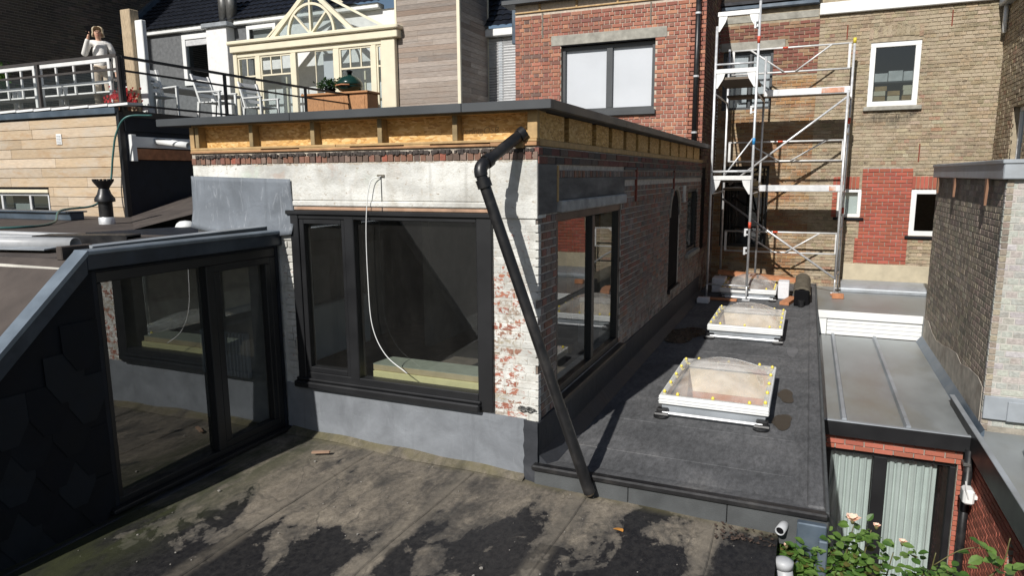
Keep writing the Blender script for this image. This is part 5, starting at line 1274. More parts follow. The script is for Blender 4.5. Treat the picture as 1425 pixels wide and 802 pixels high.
def bush(parent, cen, rad, count, L, cols, seed, name='foliage'):
    r = random.Random(seed); mb = MB()
    for k in range(count):
        v = Vector((r.gauss(0, 1), r.gauss(0, 1), r.gauss(0, 1))).normalized() * (r.random() ** .4)
        p = Vector(cen) + Vector((v.x * rad[0], v.y * rad[1], v.z * rad[2])) * (1 + .25 * math.sin(v.x * 7 + v.z * 5))
        d = Vector((r.uniform(-1, 1), r.uniform(-1, 1), r.uniform(-.6, .6))); s = d.cross(Vector((r.uniform(-.4, .4), r.uniform(-.4, .4), 1)))
        c = r.choice(cols); q = r.uniform(.7, 1.2); leaf_geo(mb, p, d, s, L * r.uniform(.6, 1.2), L * .6, tuple(x * q for x in c))
    return mb.build(name, M_LEAF, parent, kind='stuff')
TP = thing('bushy_plant', 'bushy green plant on the wooden cabinet left of the grill', 'plant', (-10.35, 10.9, 4.78))
MB().lathe([(.12, 0), (.16, .14)], (-10.35, 10.9, 4.78), 14).build('pot', M_DARK, TP, True)
bush(TP, (-10.35, 10.9, 5.02), (.42, .25, .17), 500, .09, ((.03, .09, .04), (.02, .06, .035), (.05, .11, .04)), 4)
for (c, rad, lab) in (((-17.2, 5.9, 5.0), (.9, .6, .5), 'bright green shrub at the left edge beside the dark brick wall'), ):
    t = thing('shrub', lab, 'shrub', (c[0], c[1], 3.73)); MB().tube([(c[0], c[1], 3.73), (c[0], c[1], c[2])], .03, 6).build('stem', M_STEM, t)
    bush(t, c, rad, 1500, .10, ((.08, .16, .03), (.1, .2, .04), (.05, .11, .03)), 6)
t = thing('flower_tub', 'dark leafy planter behind the white bench, with orange blossoms', 'potted plant', (-12.6, 6.2, 3.73))
MB().box(-13.2, -11.9, 6.0, 6.4, 3.73, 4.1, c=.02).build('trough', M_DARK, t)
bush(t, (-12.5, 6.2, 4.25), (.7, .3, .22), 700, .1, ((.02, .04, .015), (.03, .05, .02), (.03, .04, .02), (.16, .06, .02)), 8)

# ------------------------------------------------------------------ houses behind the terrace
H2 = thing('white_trimmed_house', 'house with grey roughcast wall, white window trim and black tiled roof behind the terrace', 'house', (-17.5, 14, 3.73))
PH = Plane('front', 13)
hw = holed_wall(PH, -20.2, -15.0, 3.7, 7.42, [(-17.95, -16.85, 5.75, 7.25)], -.3, 0); hw.build('wall', M_GREYRENDER, H2)
window(H2, PH, -18.05, -16.75, 5.65, 7.32, .16, M_WHITE, GLASSDARK, dep=.15, inset=-.06)
m = MB(); PH.box(m, -17.9, -16.9, 6.95, 7.15, -.02, .03, c=.01); m.build('shutter_box', M_ALU, H2)
m = MB(); PH.box(m, -20.3, -10.0, 7.42, 7.58, -.2, .14, c=.02); m.build('white_gutter', M_WHITE, H2)
m = MB(); PH.box(m, -16.6, -15.72, 3.7, 7.36, -.9, .35, c=.01); m.build('chimney_breast', M_WHITEBRICK, H2)
m = MB(); m.box(-16.72, -15.6, 12.55, 14.0, 7.36, 7.50, c=.02); m.build('chimney_cap', M_ZINC, H2)
for x in (-16.05, -15.72):
    MB().tube([(x, 12.95, 7.5), (x, 12.95, 8.7)], .17, 16).build('flue', M_FLUE, H2, True)
tile_roof(H2, 'tiled_roof', -20.6, -7.0, 12.8, 7.56, 18, 12.2, M_TILEBLACK, .24, 26)['kind'] = 'stuff'
m = MB(); m.prism([(-20.75, 12.75, 7.55), (-20.55, 12.75, 7.55), (-20.55, 12.75, 7.75), (-20.75, 12.75, 7.75)], (0, 5.3, 4.7)); m.build('verge', M_ZINCDARK, H2)
m = MB(); PH.box(m, -15.0, -7.2, 3.7, 7.42, -.31, -.06); m.build('rear_wall', M_WHITEBRICK, H2)
for (a, b) in ((-15.3, -13.9), ):
    window(H2, Plane('front', 12.93), a + .2, b, 6.4, 7.35, .12, M_WHITE, GLASSDARK, dep=.05, inset=-.05)
DK = thing('dark_brick_house', 'tall shaded dark brick gable wall at the upper left', 'house', (-22, 10, 3.7))
PK = Plane('right', -21)
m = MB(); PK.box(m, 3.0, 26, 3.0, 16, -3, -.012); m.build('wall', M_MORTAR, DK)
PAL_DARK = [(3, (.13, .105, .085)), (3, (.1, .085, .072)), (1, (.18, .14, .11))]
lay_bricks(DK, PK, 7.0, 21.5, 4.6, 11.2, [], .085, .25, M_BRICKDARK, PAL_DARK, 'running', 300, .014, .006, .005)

# silvered timber tower
TW = thing('timber_tower', 'tall silvered timber-clad block between the conservatory and the red brick house', 'building', (-8, 12.8, 3.7))
PW, PWS = Plane('front', 12.15), Plane('right', -6.95)
m = MB(); m.box(-8.97, -6.97, 12.17, 13.95, 3.5, 8.6); m.build('core', M_DARK, TW)
z = 3.7; k = 0
while z < 7.6:
    for (P_, a, b) in ((PW, -8.92, -7.03), (PWS, 12.2, 13.9)):
        cut = a + (b - a) * rnd.choice((1, 1, .35, .6))
        for (p, q) in ((a, cut), (cut, b)):
            if q - p < .1: continue
            kk = rnd.uniform(.8, 1.2); c = rnd.choice(((.33, .28, .24), (.3, .26, .23), (.37, .32, .28), (.28, .22, .18)))
            m = MB(); P_.box(m, p, q - .003, z + .003, z + .137, -.02, rnd.uniform(0, .003), tuple(x * kk for x in c)); m.build('cladding_board', M_CLADGREY, TW)
    z += .14
for (x0, x1, y0, y1) in ((-8.98, -8.92, 12.13, 12.17), (-7.03, -6.94, 12.125, 12.2), (-6.97, -6.93, 13.9, 13.96)):
    m = MB(); m.box(x0, x1, y0, y1, 3.6, 8.6); m.build('corner_trim', M_CREAM, TW)
# slate roof and blinds window beyond
H3 = thing('tiled_rear_house', 'dark tiled house with white eaves and a slatted blind beside the red brick house', 'house', (-6, 14.5, 3.7))
P3 = Plane('front', 14)
m = MB(); P3.box(m, -8, -4.5, 3.5, 6.5, -.3, -.02); m.build('wall', M_WHITEBRICK, H3)
m = MB(); P3.box(m, -8, -4.5, 6.5, 6.72, -.3, .25, c=.02); m.build('white_eaves', M_WHITE, H3)
tile_roof(H3, 'tiled_roof', -8, -4.5, 13.7, 6.74, 18, 11.5, M_TILEBLACK, .24, 26)['kind'] = 'stuff'
m = MB(); P3.box(m, -6.62, -6.50, 4.4, 6.5, -.02, .06, c=.006); m.build('window_post', M_ZINC, H3)
for k in range(26):
    m = MB(); m.prism([(-6.95, 13.96, 4.5 + k * .076), (-6.95, 13.93, 4.55 + k * .076), (-6.95, 13.94, 4.56 + k * .076), (-6.95, 13.97, 4.51 + k * .076)], (1.2, 0, 0)); m.build('blind_slat', M_ALU, H3)
m = MB(); P3.box(m, -6.95, -6.66, 4.4, 5.7, .0, .04); m.build('dark_panel', M_DARK, H3)
MB().box(-6.05, -5.9, 13.6, 13.75, 6.2, 7.4, c=.02).build('rain_hopper', M_ZINCDARK, H3)

# ------------------------------------------------------------------ red brick house
RH = thing('red_brick_house', 'red brick house with a wide two-pane anthracite window above the extension roof', 'house', (-2, 10, 0))
PR, PRS = Plane('front', 8.9), Plane('right', -.03)
RW = (-2.93, -.98, 3.80, 5.13)
hw = holed_wall(PR, -3.95, -.042, 2.9, 6.6, [RW], -.3, -.012); hw.build('wall', plain('pale_mortar', (.5, .43, .35), .95, 0, .2, 20, .5), RH)
PAL_RED = [(4, (.4, .17, .115)), (3, (.36, .15, .105)), (2, (.28, .13, .1)), (1.2, (.2, .12, .1)), (2, (.46, .22, .14))]
lay_bricks(RH, PR, -3.95, -.03, 3.0, 5.86, [RW, (-3.14, -.76, 5.15, 5.36), (-2.95, -.98, 5.12, 5.2)], .078, .215, M_BRICKRED, PAL_RED, 'english', 300, .014, .004, .003)
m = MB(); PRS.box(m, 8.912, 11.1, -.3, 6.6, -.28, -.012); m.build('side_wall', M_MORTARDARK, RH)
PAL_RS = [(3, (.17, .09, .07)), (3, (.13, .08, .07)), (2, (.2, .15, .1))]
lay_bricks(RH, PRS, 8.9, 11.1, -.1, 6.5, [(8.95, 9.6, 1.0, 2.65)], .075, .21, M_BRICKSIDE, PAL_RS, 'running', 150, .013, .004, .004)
m = MB(); PRS.box(m, 8.95, 9.6, 1.0, 2.65, -.02, -.005); m.build('dark_opening', M_DARK, RH)
m = MB(); PR.box(m, -3.14, -.76, 5.155, 5.355, -.2, .012, c=.006); m.build('lintel', M_CONCRETE, RH)
W = window(RH, PR, *RW, .075, M_FASCIA, GLASSCLEAR, dep=.08, inset=.09, mull=(-1.92,), mw=.13)
m = MB(); PR.box(m, -2.95, -.94, 3.70, 3.797, -.2, .07, c=.01); m.build('sill', M_FASCIA, W)
m = MB(); PR.box(m, -2.93, -.98, 5.13, 5.153, -.2, .004); m.build('head_flashing', M_DARK, W)
for a, b in ((-2.86, -1.985), (-1.855, -1.055)):
    m = MB(); m.quad(PR.pt(a, 3.87, -.16), PR.pt(b, 3.87, -.16), PR.pt(b, 5.06, -.16), PR.pt(a, 5.06, -.16)); m.build('blind', M_BLIND, W)
for a, b in ((-3.93, -3.4), (-3.395, -2.6), (-2.595, -1.75), (-1.745, -.9), (-.895, -.06)):
    m = MB(); PR.box(m, a, b, 5.87, 6.02, -.1, -.03, c=.004); m.build('boarding', M_OSB, RH)
for x in (-3.4, -2.6, -1.75, -.9):
    m = MB(); PR.box(m, x - .02, x + .02, 5.88, 6.02, -.03, .012, c=.003); m.build('stud', M_TIMBER, RH)
m = MB(); PR.box(m, -4.2, .1, 6.025, 6.12, -.3, .16, c=.01); m.build('roof_edge', M_FASCIA, RH)
m = MB(); PR.box(m, -3.95, -.05, 5.86, 5.885, -.1, .02, c=.003); m.build('bottom_plate', M_TIMBER, RH)
m = MB().tube([(-.17, 8.82, 6.1), (-.17, 8.82, 3.08)], .05, 12); m.build('rain_pipe', M_BLACKPLASTIC, RH, True)
for z in (5.5, 4.35, 3.3):
    m = MB().tube([(-.17, 8.82, z), (-.17, 8.82, z + .035)], .058, 12); m.build('pipe_clip', M_STEEL, RH)
for (u, s) in ((-3.35, .5), (-1.1, .42)):
    m = MB(); PR.box(m, u, u + .03, 5.83 - s, 5.83, -.01, .014, c=.004); m.build('wall_anchor', M_MORTARDARK, RH)

# ------------------------------------------------------------------ yellow brick house at the back
YH = thing('yellow_brick_house', 'weathered yellow brick rear wall with white framed windows and a red brick infill', 'house', (2.6, 12, 0))
PY_ = Plane('front', 11.1)
W1, WS, WB, WD1, WD2 = (2.92, 3.82, 3.86, 5.12), (2.5, 2.955, 1.60, 2.19), (3.86, 4.6, 1.24, 2.19), (.12, 1.12, .9, 2.7), (.05, 1.08, 3.9, 5.14)
hw = holed_wall(PY_, -.03, 5.2, -3.0, 6.6, [W1, WS, WB, WD1, WD2], -.3, -.012); hw.build('wall', M_MORTARYEL, YH)
def infill(u, v):
    if 2.93 < u < 3.86 and .64 < v < 2.66: return True
    if 2.88 < u < 3.86 and .64 < v < 1.2: return True
    if 2.40 < u < 3.0 and 1.6 < v < 2.5 : return True
    if 3.8 < u < 4.6 and 2.19 < v < 2.46: return True
    return False
PAL_YEL = [(4, (.40, .325, .225)), (3, (.37, .295, .2)), (2, (.32, .255, .18)), (1, (.45, .375, .27)), (.5, (.36, .23, .16))]
PAL_YELOR = [(3, (.42, .24, .12)), (3, (.36, .2, .11)), (2, (.3, .2, .12)), (1, (.44, .3, .16))]
holesY = [W1, WS, WB, WD1, WD2, (2.7, 5.2, -.3, .62), (-.05, 1.35, 5.14, 5.33), (2.88, 3.86, 5.1, 5.24)]
lay_bricks(YH, PY_, 1.95, 5.2, .1, 5.72, holesY, .072, .2, M_YELLOWBRICK, PAL_YEL, 'english', 240, .010, .001, .003, keep=lambda u, v: not infill(u, v))
lay_bricks(YH, PY_, -.03, 1.95, .1, 4.6, holesY, .072, .2, M_YELLOWBRICK, PAL_YELOR, 'running', 60, .012, .003, .004)
lay_bricks(YH, PY_, -.03, 1.95, 4.6, 5.72, holesY, .072, .2, M_BRICKRED, [(4, (.27, .11, .08)), (2, (.2, .1, .08)), (2, (.33, .2, .12))], 'running', 100, .012, .003, .004)
IN = MB(); PY_.box(IN, 2.42, 4.55, .66, 2.64, -.05, -.011); 
INF = thing_part = PY_.box(MB(), 2.95, 3.84, .68, 2.64, -.02, -.010).build('red_infill', M_MORTAR, YH)
PAL_INF = [(4, (.38, .11, .075)), (3, (.36, .1, .07)), (1, (.41, .13, .09))]
for (a, b, c, e, n) in ((2.945, 3.86, .64, 2.66, 290), (2.885, 2.945, .64, 1.2, 10), (2.40, 2.49, 1.6, 2.2, 10)):
    lay_bricks(INF, PY_, a, b, c, e, [WS, WB], .076, .205, M_BRICKNEW, PAL_INF, 'running', n, .011, .006, .0015)
lay_bricks(INF, PY_, 3.86, 4.6, 2.195, 2.46, [], .26, .24, M_BRICKNEW, PAL_INF, 'soldier', 20, .01, .008, .001)
lay_bricks(INF, PY_, 2.40, 2.93, 2.195, 2.46, [], .26, .24, M_BRICKNEW, PAL_INF, 'soldier', 20, .01, .008, .001)
m = MB(); PY_.box(m, 2.7, 5.2, .12, .62, -.1, .012, c=.008); m.build('cement_plinth', plain('cream_cement', (.5, .44, .32), .9, 0, .12, 5, .2, tint=(.3, .27, .2), tfac=.4), YH)
W = window(YH, PY_, *W1, .10, M_WHITE, GLASSDARK, dep=.12, inset=.03)
m = MB(); PY_.poly(m, [(2.92, 5.10), (3.82, 5.10), (3.82, 5.16)] + [(2.92 + .9 * (1 - k / 8), 5.16 + .06 * math.sin(math.pi * k / 8)) for k in range(1, 8)] + [(2.92, 5.16)], -.14, -.032); m.build('arched_head', M_WHITE, W)
m = MB()
for k in range(12):
    u = 2.88 + k * .08; PY_.box(m, u, u + .07, 5.175 + .055 * math.sin(math.pi * (k + .5) / 12), 5.38 + .05 * math.sin(math.pi * (k + .5) / 12), -.03, .005, pick(PAL_YEL))
m.build('arch_bricks', M_YELLOWBRICK, YH, kind='stuff')
m = MB(); PY_.box(m, 2.86, 3.9, 3.77, 3.856, -.1, .07, c=.012); m.build('sill', M_CONCRETE, W)
BX = [(.0, .0), (.26, 0), (.52, 0), (.0, .105), (.26, .1), (.54, .105), (.02, .2), (.53, .2)]
for k, (a, b) in enumerate(BX):
    pos_ = ('left', 'middle', 'right')[0 if a < .2 else 1 if a < .4 else 2]; lev = ('bottom', 'second', 'top')[0 if b < .05 else 1 if b < .15 else 2]
    t = solid('paper_stack', '%s bundle of papers in the %s pile behind the arched white window' % (lev, pos_), 'papers', M_CREAM if k % 2 else M_TIMBER, lambda m: PY_.box(m, 3.04 + a, 3.26 + a, 3.98 + b, 4.075 + b, -.42, -.2, c=.006), 'paper bundles on the window shelf')
t = solid('window_shelf', 'dark shelf carrying boxes behind the arched white window', 'shelf', M_FASCIA, lambda m: PY_.box(m, 3.0, 3.76, 4.33, 4.36, -.45, -.18, c=.004))
for k, (a, b, h) in enumerate(((3.02, 3.28, .17), (3.29, 3.55, .21), (3.56, 3.75, .19))):
    solid('storage_box', '%s pale box standing on the shelf behind the arched window' % ('left', 'taller middle', 'right')[k], 'box', M_ALU, lambda m: PY_.box(m, a, b, 4.362, 4.362 + h, -.42, -.2, c=.006), 'boxes on the window shelf')
W = window(YH, PY_, *WS, .07, M_WHITE, GLASS, dep=.08, inset=.02); m = MB(); PY_.box(m, 2.44, 3.02, 1.545, 1.596, -.1, .05, c=.008); m.build('sill', M_SLATE, W)
m = MB(); PY_.box(m, 2.56, 2.9, 1.66, 2.13, -.14, -.13); m.build('blind', M_CURTAIN, W)
W = window(YH, PY_, *WB, .10, M_WHITE, GLASSDARK, dep=.08, inset=.02); m = MB(); PY_.box(m, 3.80, 4.66, 1.185, 1.236, -.1, .05, c=.008); m.build('sill', M_SLATE, W)
window(YH, PY_, *WD1, .06, M_ANTH, GLASSDARK, dep=.08, inset=.08, trans=(2.2,)); window(YH, PY_, *WD2, .06, M_FASCIA, GLASS, dep=.08, inset=.08, mull=(.62,))
m = MB(); PY_.box(m, .12, .56, 3.97, 5.06, -.16, -.15); m.build('blind', M_BLIND, YH); m = MB(); PY_.box(m, .68, 1.02, 3.97, 5.06, -.16, -.15); m.build('blind', M_BLIND, YH)
m = MB(); PY_.box(m, -.02, 5.19, -.2, 5.6, -1.3, -1.2); m.build('dark_room', M_DARK, YH)
m = MB(); PY_.box(m, .0, 1.3, 5.145, 5.325, -.2, .01, c=.006); m.build('lintel', M_CONCRETE, YH)
m = MB(); PY_.box(m, 1.93, 5.2, 5.73, 5.96, -.2, .08, c=.012); m.build('white_fascia', M_WHITE, YH)
m = MB(); PY_.box(m, -.03, 1.92, 5.72, 5.86, -.2, -.0, c=.006); m.build('timber_plate', M_CONCRETE, YH)
m = MB(); PY_.box(m, -.03, 1.92, 5.865, 5.95, -.2, -.02, c=.006); m.build('timber_board', M_TIMBER, YH)
m = MB(); PY_.box(m, -.03, 1.92, 5.96, 6.06, -.2, .12, c=.02); m.build('gutter', M_ZINCDARK, YH)
m = MB(); m.prism([(-.1, 10.95, 6.07), (1.95, 10.95, 6.07), (1.95, 16, 9.5), (-.1, 16, 9.5)], (0, 0, .06)); m.build('roof', M_TILEBLACK, YH)
lay_bricks(YH, Plane('front', 11.25), 1.95, 5.2, 5.97, 6.4, [], .072, .2, M_BRICKSIDE, PAL_SIDE, 'running', 40, .01, .003, .003)
m = MB(); m.box(5.05, 5.2, 11.09, 11.15, .1, 5.7); 
for (u, v0_, v1_) in ((4.28, 5.2, 5.62), (3.92, 2.62, 3.1), (2.46, 5.1, 5.5)):
    m = MB(); PY_.box(m, u, u + .022, v0_ + .12, v1_, -.01, .012, c=.004); m.build('wall_anchor', MATS['rust3'], YH)
# right wing returning towards the viewer
RWG = thing('right_wing', 'yellow-grey brick wing at the far right edge with a narrow window', 'building', (5.6, 10, 0))
PWG = Plane('left', 5.17)
hw = holed_wall(PWG, 6.5, 11.1, -1, 7, [(9.1, 9.9, 2.5, 3.65)], -.3, -.012); hw.build('wall', M_MORTARYEL, RWG)
lay_bricks(RWG, PWG, 8.0, 11.08, 1.5, 5.6, [(9.1, 9.9, 2.5, 3.65)], .072, .2, M_YELLOWBRICK, PAL_YEL, 'mixed', 120, .01, .003, .004)
window(RWG, PWG, 9.1, 9.9, 2.5, 3.65, .07, M_WHITE, GLASSDARK, dep=.08, inset=.1)
m = MB(); m.box(5.02, 5.4, 6.5, 11.08, 5.6, 5.78, c=.02); m.build('gutter', M_ZINC, RWG)
m = MB().tube([(5.12, 10.95, 5.6), (5.12, 10.95, 5.1)], .04, 10); m.build('rain_pipe', M_WHITE, RWG, True)

# ------------------------------------------------------------------ scaffold
SF = thing('scaffold', 'aluminium scaffold tower with white decks and guard rails before the yellow wall', 'scaffold', (1.3, 9.8, ZR))
TR = .024
def tb(nm, a, b, r=TR, mt=None): 
    o = MB().tube([a, b], r, 10).build(nm, mt or M_STEEL, SF, True); return o
ST = {'A': (.215, 8.6, ZR + .03, 5.2), 'B': (.95, 8.6, ZR + .03, 5.58), 'L': (.24, 10.55, ZR + .03, 5.1), 'B2': (.97, 10.5, ZR + .03, 4.9), 'R1': (2.52, 9.95, .17, 4.1), 'R2': (2.60, 10.62, .17, 5.12)}
for k, (x, y, z0, z1) in ST.items():
    tb('standard', (x, y, z0 + .25), (x, y, z1)); tb('jack', (x, y, z0), (x, y, z0 + .3), .017)
    MB().box(x - .07, x + .07, y - .07, y + .07, z0 - .03, z0 - .02 + .01, c=.003).build('base_plate', M_STEEL, SF)
for z in (2.40, 4.35, 5.36):
    MB().box(.22, .95, 8.575, 8.625, z, z + .085, c=.008).build('transom', M_GUARD, SF)
    for x, s in ((.24, 1), (.925, -1)):
        m = MB(); m.prism([(x, 8.585, z), (x + s * .15, 8.585, z), (x + s * .12, 8.585, z - .10), (x + s * .02, 8.585, z - .26), (x, 8.585, z - .26)], (0, .012, 0)); m.build('gusset', M_GUARD, SF)
tb('rung', (.215, 8.6, .40), (1.0, 8.6, .39), .018); tb('rung', (.215, 8.6, 2.56), (.95, 8.6, 2.57)); tb('rung', (.215, 8.6, 4.52), (.95, 8.6, 4.52), .018)
for z in (.5, 1.4, 2.15, 3.3, 4.0):
    tb('ledger', (.22, 8.6, z), (.24, 10.55, z), .018) if z in (2.15, 4.0) else None
    tb('ledger', (2.52, 9.95, z), (2.6, 10.62, z), .018)
    tb('ledger', (.95, 8.6, z), (.97, 10.5, z), .016) if z in (2.15, 4.0) else None
def guard(z0, z1, y=10.58, x0=.30, x1=2.55):
    for z in (z0, z1): tb('guard_rail', (x0, y, z), (x1, y, z), .019, M_GUARD)
    for x in (x0 + .02, x1 - .03): MB().box(x - .025, x + .025, y - .015, y + .015, z0, z1, c=.004).build('guard_upright', M_GUARD, SF)
    xm = (x0 + x1) / 2
    tb('guard_brace', (x0 + .35, y - .03, z1), (xm - .1, y - .03, z0), .017, M_GUARD); tb('guard_brace', (x1 - .35, y - .03, z1), (xm + .12, y - .03, z0), .017, M_GUARD)
    for x in (1.28,): tb('red_band', (x, y, z1), (x + .1, y, z1), .021, M_RED)
guard(4.58, 5.06); guard(2.78, 3.18); guard(.86, 1.29)
for z in (2.16, 4.04):
    MB().box(1.0, 2.56, 9.95, 10.02, z, z + .13, c=.01).build('deck_edge', M_ALU, SF)
    MB().box(.28, 2.54, 10.02, 10.5, z + .02, z + .07, c=.006).build('deck', plain('deck_ply%d' % int(z), (.16, .13, .1), .8), SF)
    MB().box(.25, .94, 8.63, 10.0, z + .2, z + .25, c=.006).build('deck', MATS['deck_ply%d' % int(z)], SF)
MB().box(2.05, 2.45, 9.942, 9.95, 4.06, 4.15).build('orange_sticker', M_ORANGE, SF); MB().box(2.3, 2.42, 9.942, 9.95, 2.18, 2.27).build('orange_sticker', M_ORANGE, SF)
tb('diagonal', (.4, 10.0, 2.3), (2.55, 9.97, 4.0), .022); tb('diagonal', (.26, 10.2, 2.0), (2.5, 9.95, .45), .022)
tb('diagonal', (.24, 8.65, 2.2), (.95, 8.65, 3.2), .014)
for z in (1.35, 1.0, 3.6, 5.1):
    m = MB(); m.box(.86, .90, 8.54, 8.57, z, z + .13, c=.01); m.box(.86, .93, 8.54, 8.57, z + .11, z + .15, c=.008); m.box(.90, .935, 8.54, 8.57, z + .02, z + .05, c=.008); m.build('clamp_hook', M_ALU, SF)
for z in (3.05, 1.5, 4.85): tb('blue_band' if z == 3.05 else 'red_band', (.95, 8.6, z), (.95, 8.6, z + .12), .027, M_BLUE if z == 3.05 else M_RED)
for z in (3.5, 1.7): tb('red_band', (2.6, 10.62, z), (2.6, 10.62, z + .12), .027, M_RED)
tb('yellow_cap', (2.6, 10.62, 5.06), (2.6, 10.62, 5.16), .032, M_YELLOW)

# ------------------------------------------------------------------ clutter at the scaffold's foot
solid('timber_plank', 'long orange-brown plank lying across two white blocks behind the far rooflight', 'plank', M_PLANK, lambda m: m.prism([(.28, 9.75, .44), (1.80, 9.35, .40), (1.80, 9.60, .40), (.28, 10.0, .44)], (0, 0, .07)))
solid('timber_plank', 'short plank under the scaffold leg by the brick wall', 'plank', M_PLANK, lambda m: m.box(.05, .8, 8.35, 8.52, ZR + .006, ZR + .04, c=.006))
solid('timber_offcut', 'reddish timber offcut lying beside the stack of ridge tiles', 'timber', M_PLANK, lambda m: m.prism([(1.56, 8.35, ZR + .004), (1.72, 8.30, ZR + .004), (1.86, 9.0, ZR + .004), (1.72, 9.05, ZR + .004)], (0, 0, .06)))
solid('foam_block', 'large white foam block left of the far rooflight under the plank', 'foam block', M_STYRO, lambda m: m.box(.22, .48, 9.3, 9.7, ZR + .004, .42, c=.012), 'white foam blocks')
solid('foam_block', 'white foam block right of the far rooflight under the plank end', 'foam block', M_STYRO, lambda m: m.box(1.50, 1.70, 8.95, 9.3, ZR + .004, .46, c=.012), 'white foam blocks')
solid('foam_block', 'small white block lying by the short plank at the wall', 'foam block', M_STYRO, lambda m: m.box(.12, .34, 7.95, 8.15, ZR + .004, .22, c=.012), 'white foam blocks')
RT_ = thing('ridge_tile_stack', 'row of weathered half-round ridge tiles nested beside the roof kerb', 'ridge tiles', (1.95, 9, ZR))
M_RIDGE = plain('mossy_clay', (.12, .105, .08), .9, 0, .3, 12, .5, 60, .2, (1, 1, 1), (.09, .085, .06), .5)
for k in range(9):
    m = MB(); y = 8.35 + k * .2; n = 10; z0 = ZR + .22
    inner = [(1.93 + .11 * math.cos(a), y, z0 + .10 * math.sin(a)) for a in [math.pi * i / n for i in range(n + 1)]]
    outer = [(1.93 + .15 * math.cos(a), y, z0 + .14 * math.sin(a)) for a in [math.pi * i / n for i in range(n, -1, -1)]]
    m.prism([(1.78, y, ZR + .1)] + inner[::-1][0:0] + [(1.74, y, ZR + .1)] + outer[::-1][0:0] + outer[::-1] [0:0] + [(p[0], p[1], p[2]) for p in outer[::-1]][::-1][::-1] + [(2.12, y, ZR + .1), (2.08, y, ZR + .1)] if False else outer + inner, (0, .235, .012 * (k % 2) + .008))
    m.build('ridge_tile', M_RIDGE, RT_)
MB().box(1.80, 2.06, 8.30, 10.1, ZR + .004, ZR + .30, c=.02).build('bearer', M_DARK, RT_)
m = MB(); m.lathe([(.05, 0), (.06, .1), (.06, .12)], (1.93, 8.25, ZR + .006), 12); m.build('black_cup', M_BLACKPLASTIC, None, label='black plastic pot in front of the ridge tiles', cat='pot')
for k, (a, b) in enumerate(((2.46, .112), (2.48, .165))):
    pass
solid('support_brick', 'loose red brick under the right scaffold leg', 'brick', M_PLANK, lambda m: m.box(2.45, 2.68, 9.85, 10.02, .102, .138, c=.008), None)
solid('loose_brick', 'red brick lying on the ledge in front of the right scaffold leg', 'brick', M_PLANK, lambda m: m.box(2.47, 2.68, 9.5, 9.62, .102, .20, c=.008), None)

# ------------------------------------------------------------------ pipes at the roof's right edge
OP = thing('outlet_pipe', 'white-rimmed pipe outlet poking from the kerb at the right', 'pipe', (1.93, -.12, .0))
o = MB().tube([(1.93, -.02, .03), (1.89, -.17, .025)], .033, 20, caps=False).build('pipe', M_GREYPIPE, OP, True); o.modifiers.new('w', 'SOLIDIFY').thickness = .006
MB().tube([(1.895, -.15, .0255), (1.891, -.16, .0255)], .026, 16).build('pipe_bore', M_DARK, OP)
GPp = thing('grey_downpipe', 'grey plastic downpipe end below the white-rimmed outlet', 'pipe', (1.93, -.45, -1))
MB().tube([(1.95, -.42, -2.9), (1.95, -.42, -.22), (1.93, -.40, -.10)], .055, 18).build('pipe', M_GREYPIPE, GPp, True)
MB().lathe([(.062, -.02), (.062, .03), (.03, .045)], (1.93, -.40, -.09), 18).build('collar', M_GREYPIPE, GPp, True)
solid('zinc_hopper', 'small blue-grey zinc corner piece where the kerb ends', 'flashing', M_ZINCDARK, lambda m: (m.box(2.0, 2.19, -.14, -.08, -.25, .10, c=.008), m.box(2.14, 2.2, -.20, -.14, -.3, .02, c=.008)))

# ------------------------------------------------------------------ rose bush
RB = thing('rose_bush', 'climbing rose with pale pink blooms rising from the patio at the lower right', 'rose', (2.5, .2, -3.05))
r7 = random.Random(21); leafmesh = []
for k in range(6):
    mb = MB(); c = r7.choice(((.1, .2, .035), (.08, .17, .035), (.14, .25, .05), (.17, .28, .07)))
    leaf_geo(mb, (0, 0, 0), (1, 0, 0), (0, 1, 0), 1.0, .62, c); leafmesh.append(mb.mesh('leaf', M_LEAF))
inv = world_of(RB).inverted(); nleaf = 0
def spray(pts, r0, n, spread=.06, size=(.035, .06)):
    """a cane with pinnate leaves along its upper part"""
    global nleaf
    P = catmull(pts, 6); MB().tube(P, [r0 * (1 - .7 * i / len(P)) for i in range(len(P))], 6).build('cane', M_STEM, RB, True)
    for k in range(n):
        t = .74 + .26 * r7.random() ** .8; p = Vector(P[min(len(P) - 1, int(t * (len(P) - 1)))])
        d = Vector((r7.uniform(-1, 1), r7.uniform(-1, .6), r7.uniform(-.2, .7))).normalized()
        ax = p + d * .05
        for q in range(5):
            if nleaf > 296: return
            off = d * (.025 + .032 * (q // 2)) ; sd = d.cross(Vector((0, 0, 1))).normalized() * (1 if q % 2 else -1)
            base = p + off * 2.0 + (sd * .012 if q < 4 else d * .02)
            dr = (d * .5 + sd + Vector((0, 0, r7.uniform(-.3, .2)))).normalized() if q < 4 else d
            up = Vector((r7.uniform(-.4, .4), r7.uniform(-.7, -.1), 1)).normalized(); x = dr; y = up.cross(x).normalized(); z = x.cross(y)
            L = r7.uniform(*size); o = bpy.data.objects.new('leaf', r7.choice(leafmesh)); COL.objects.link(o); nleaf += 1
            o.matrix_world = Matrix.Translation(base) @ Matrix(((x.x, y.x, z.x, 0), (x.y, y.y, z.y, 0), (x.z, y.z, z.z, 0), (0, 0, 0, 1))) @ Matrix.Scale(L, 4)
            mw = o.matrix_world.copy(); o.parent = RB; o.matrix_parent_inverse = inv; o.matrix_basis = mw
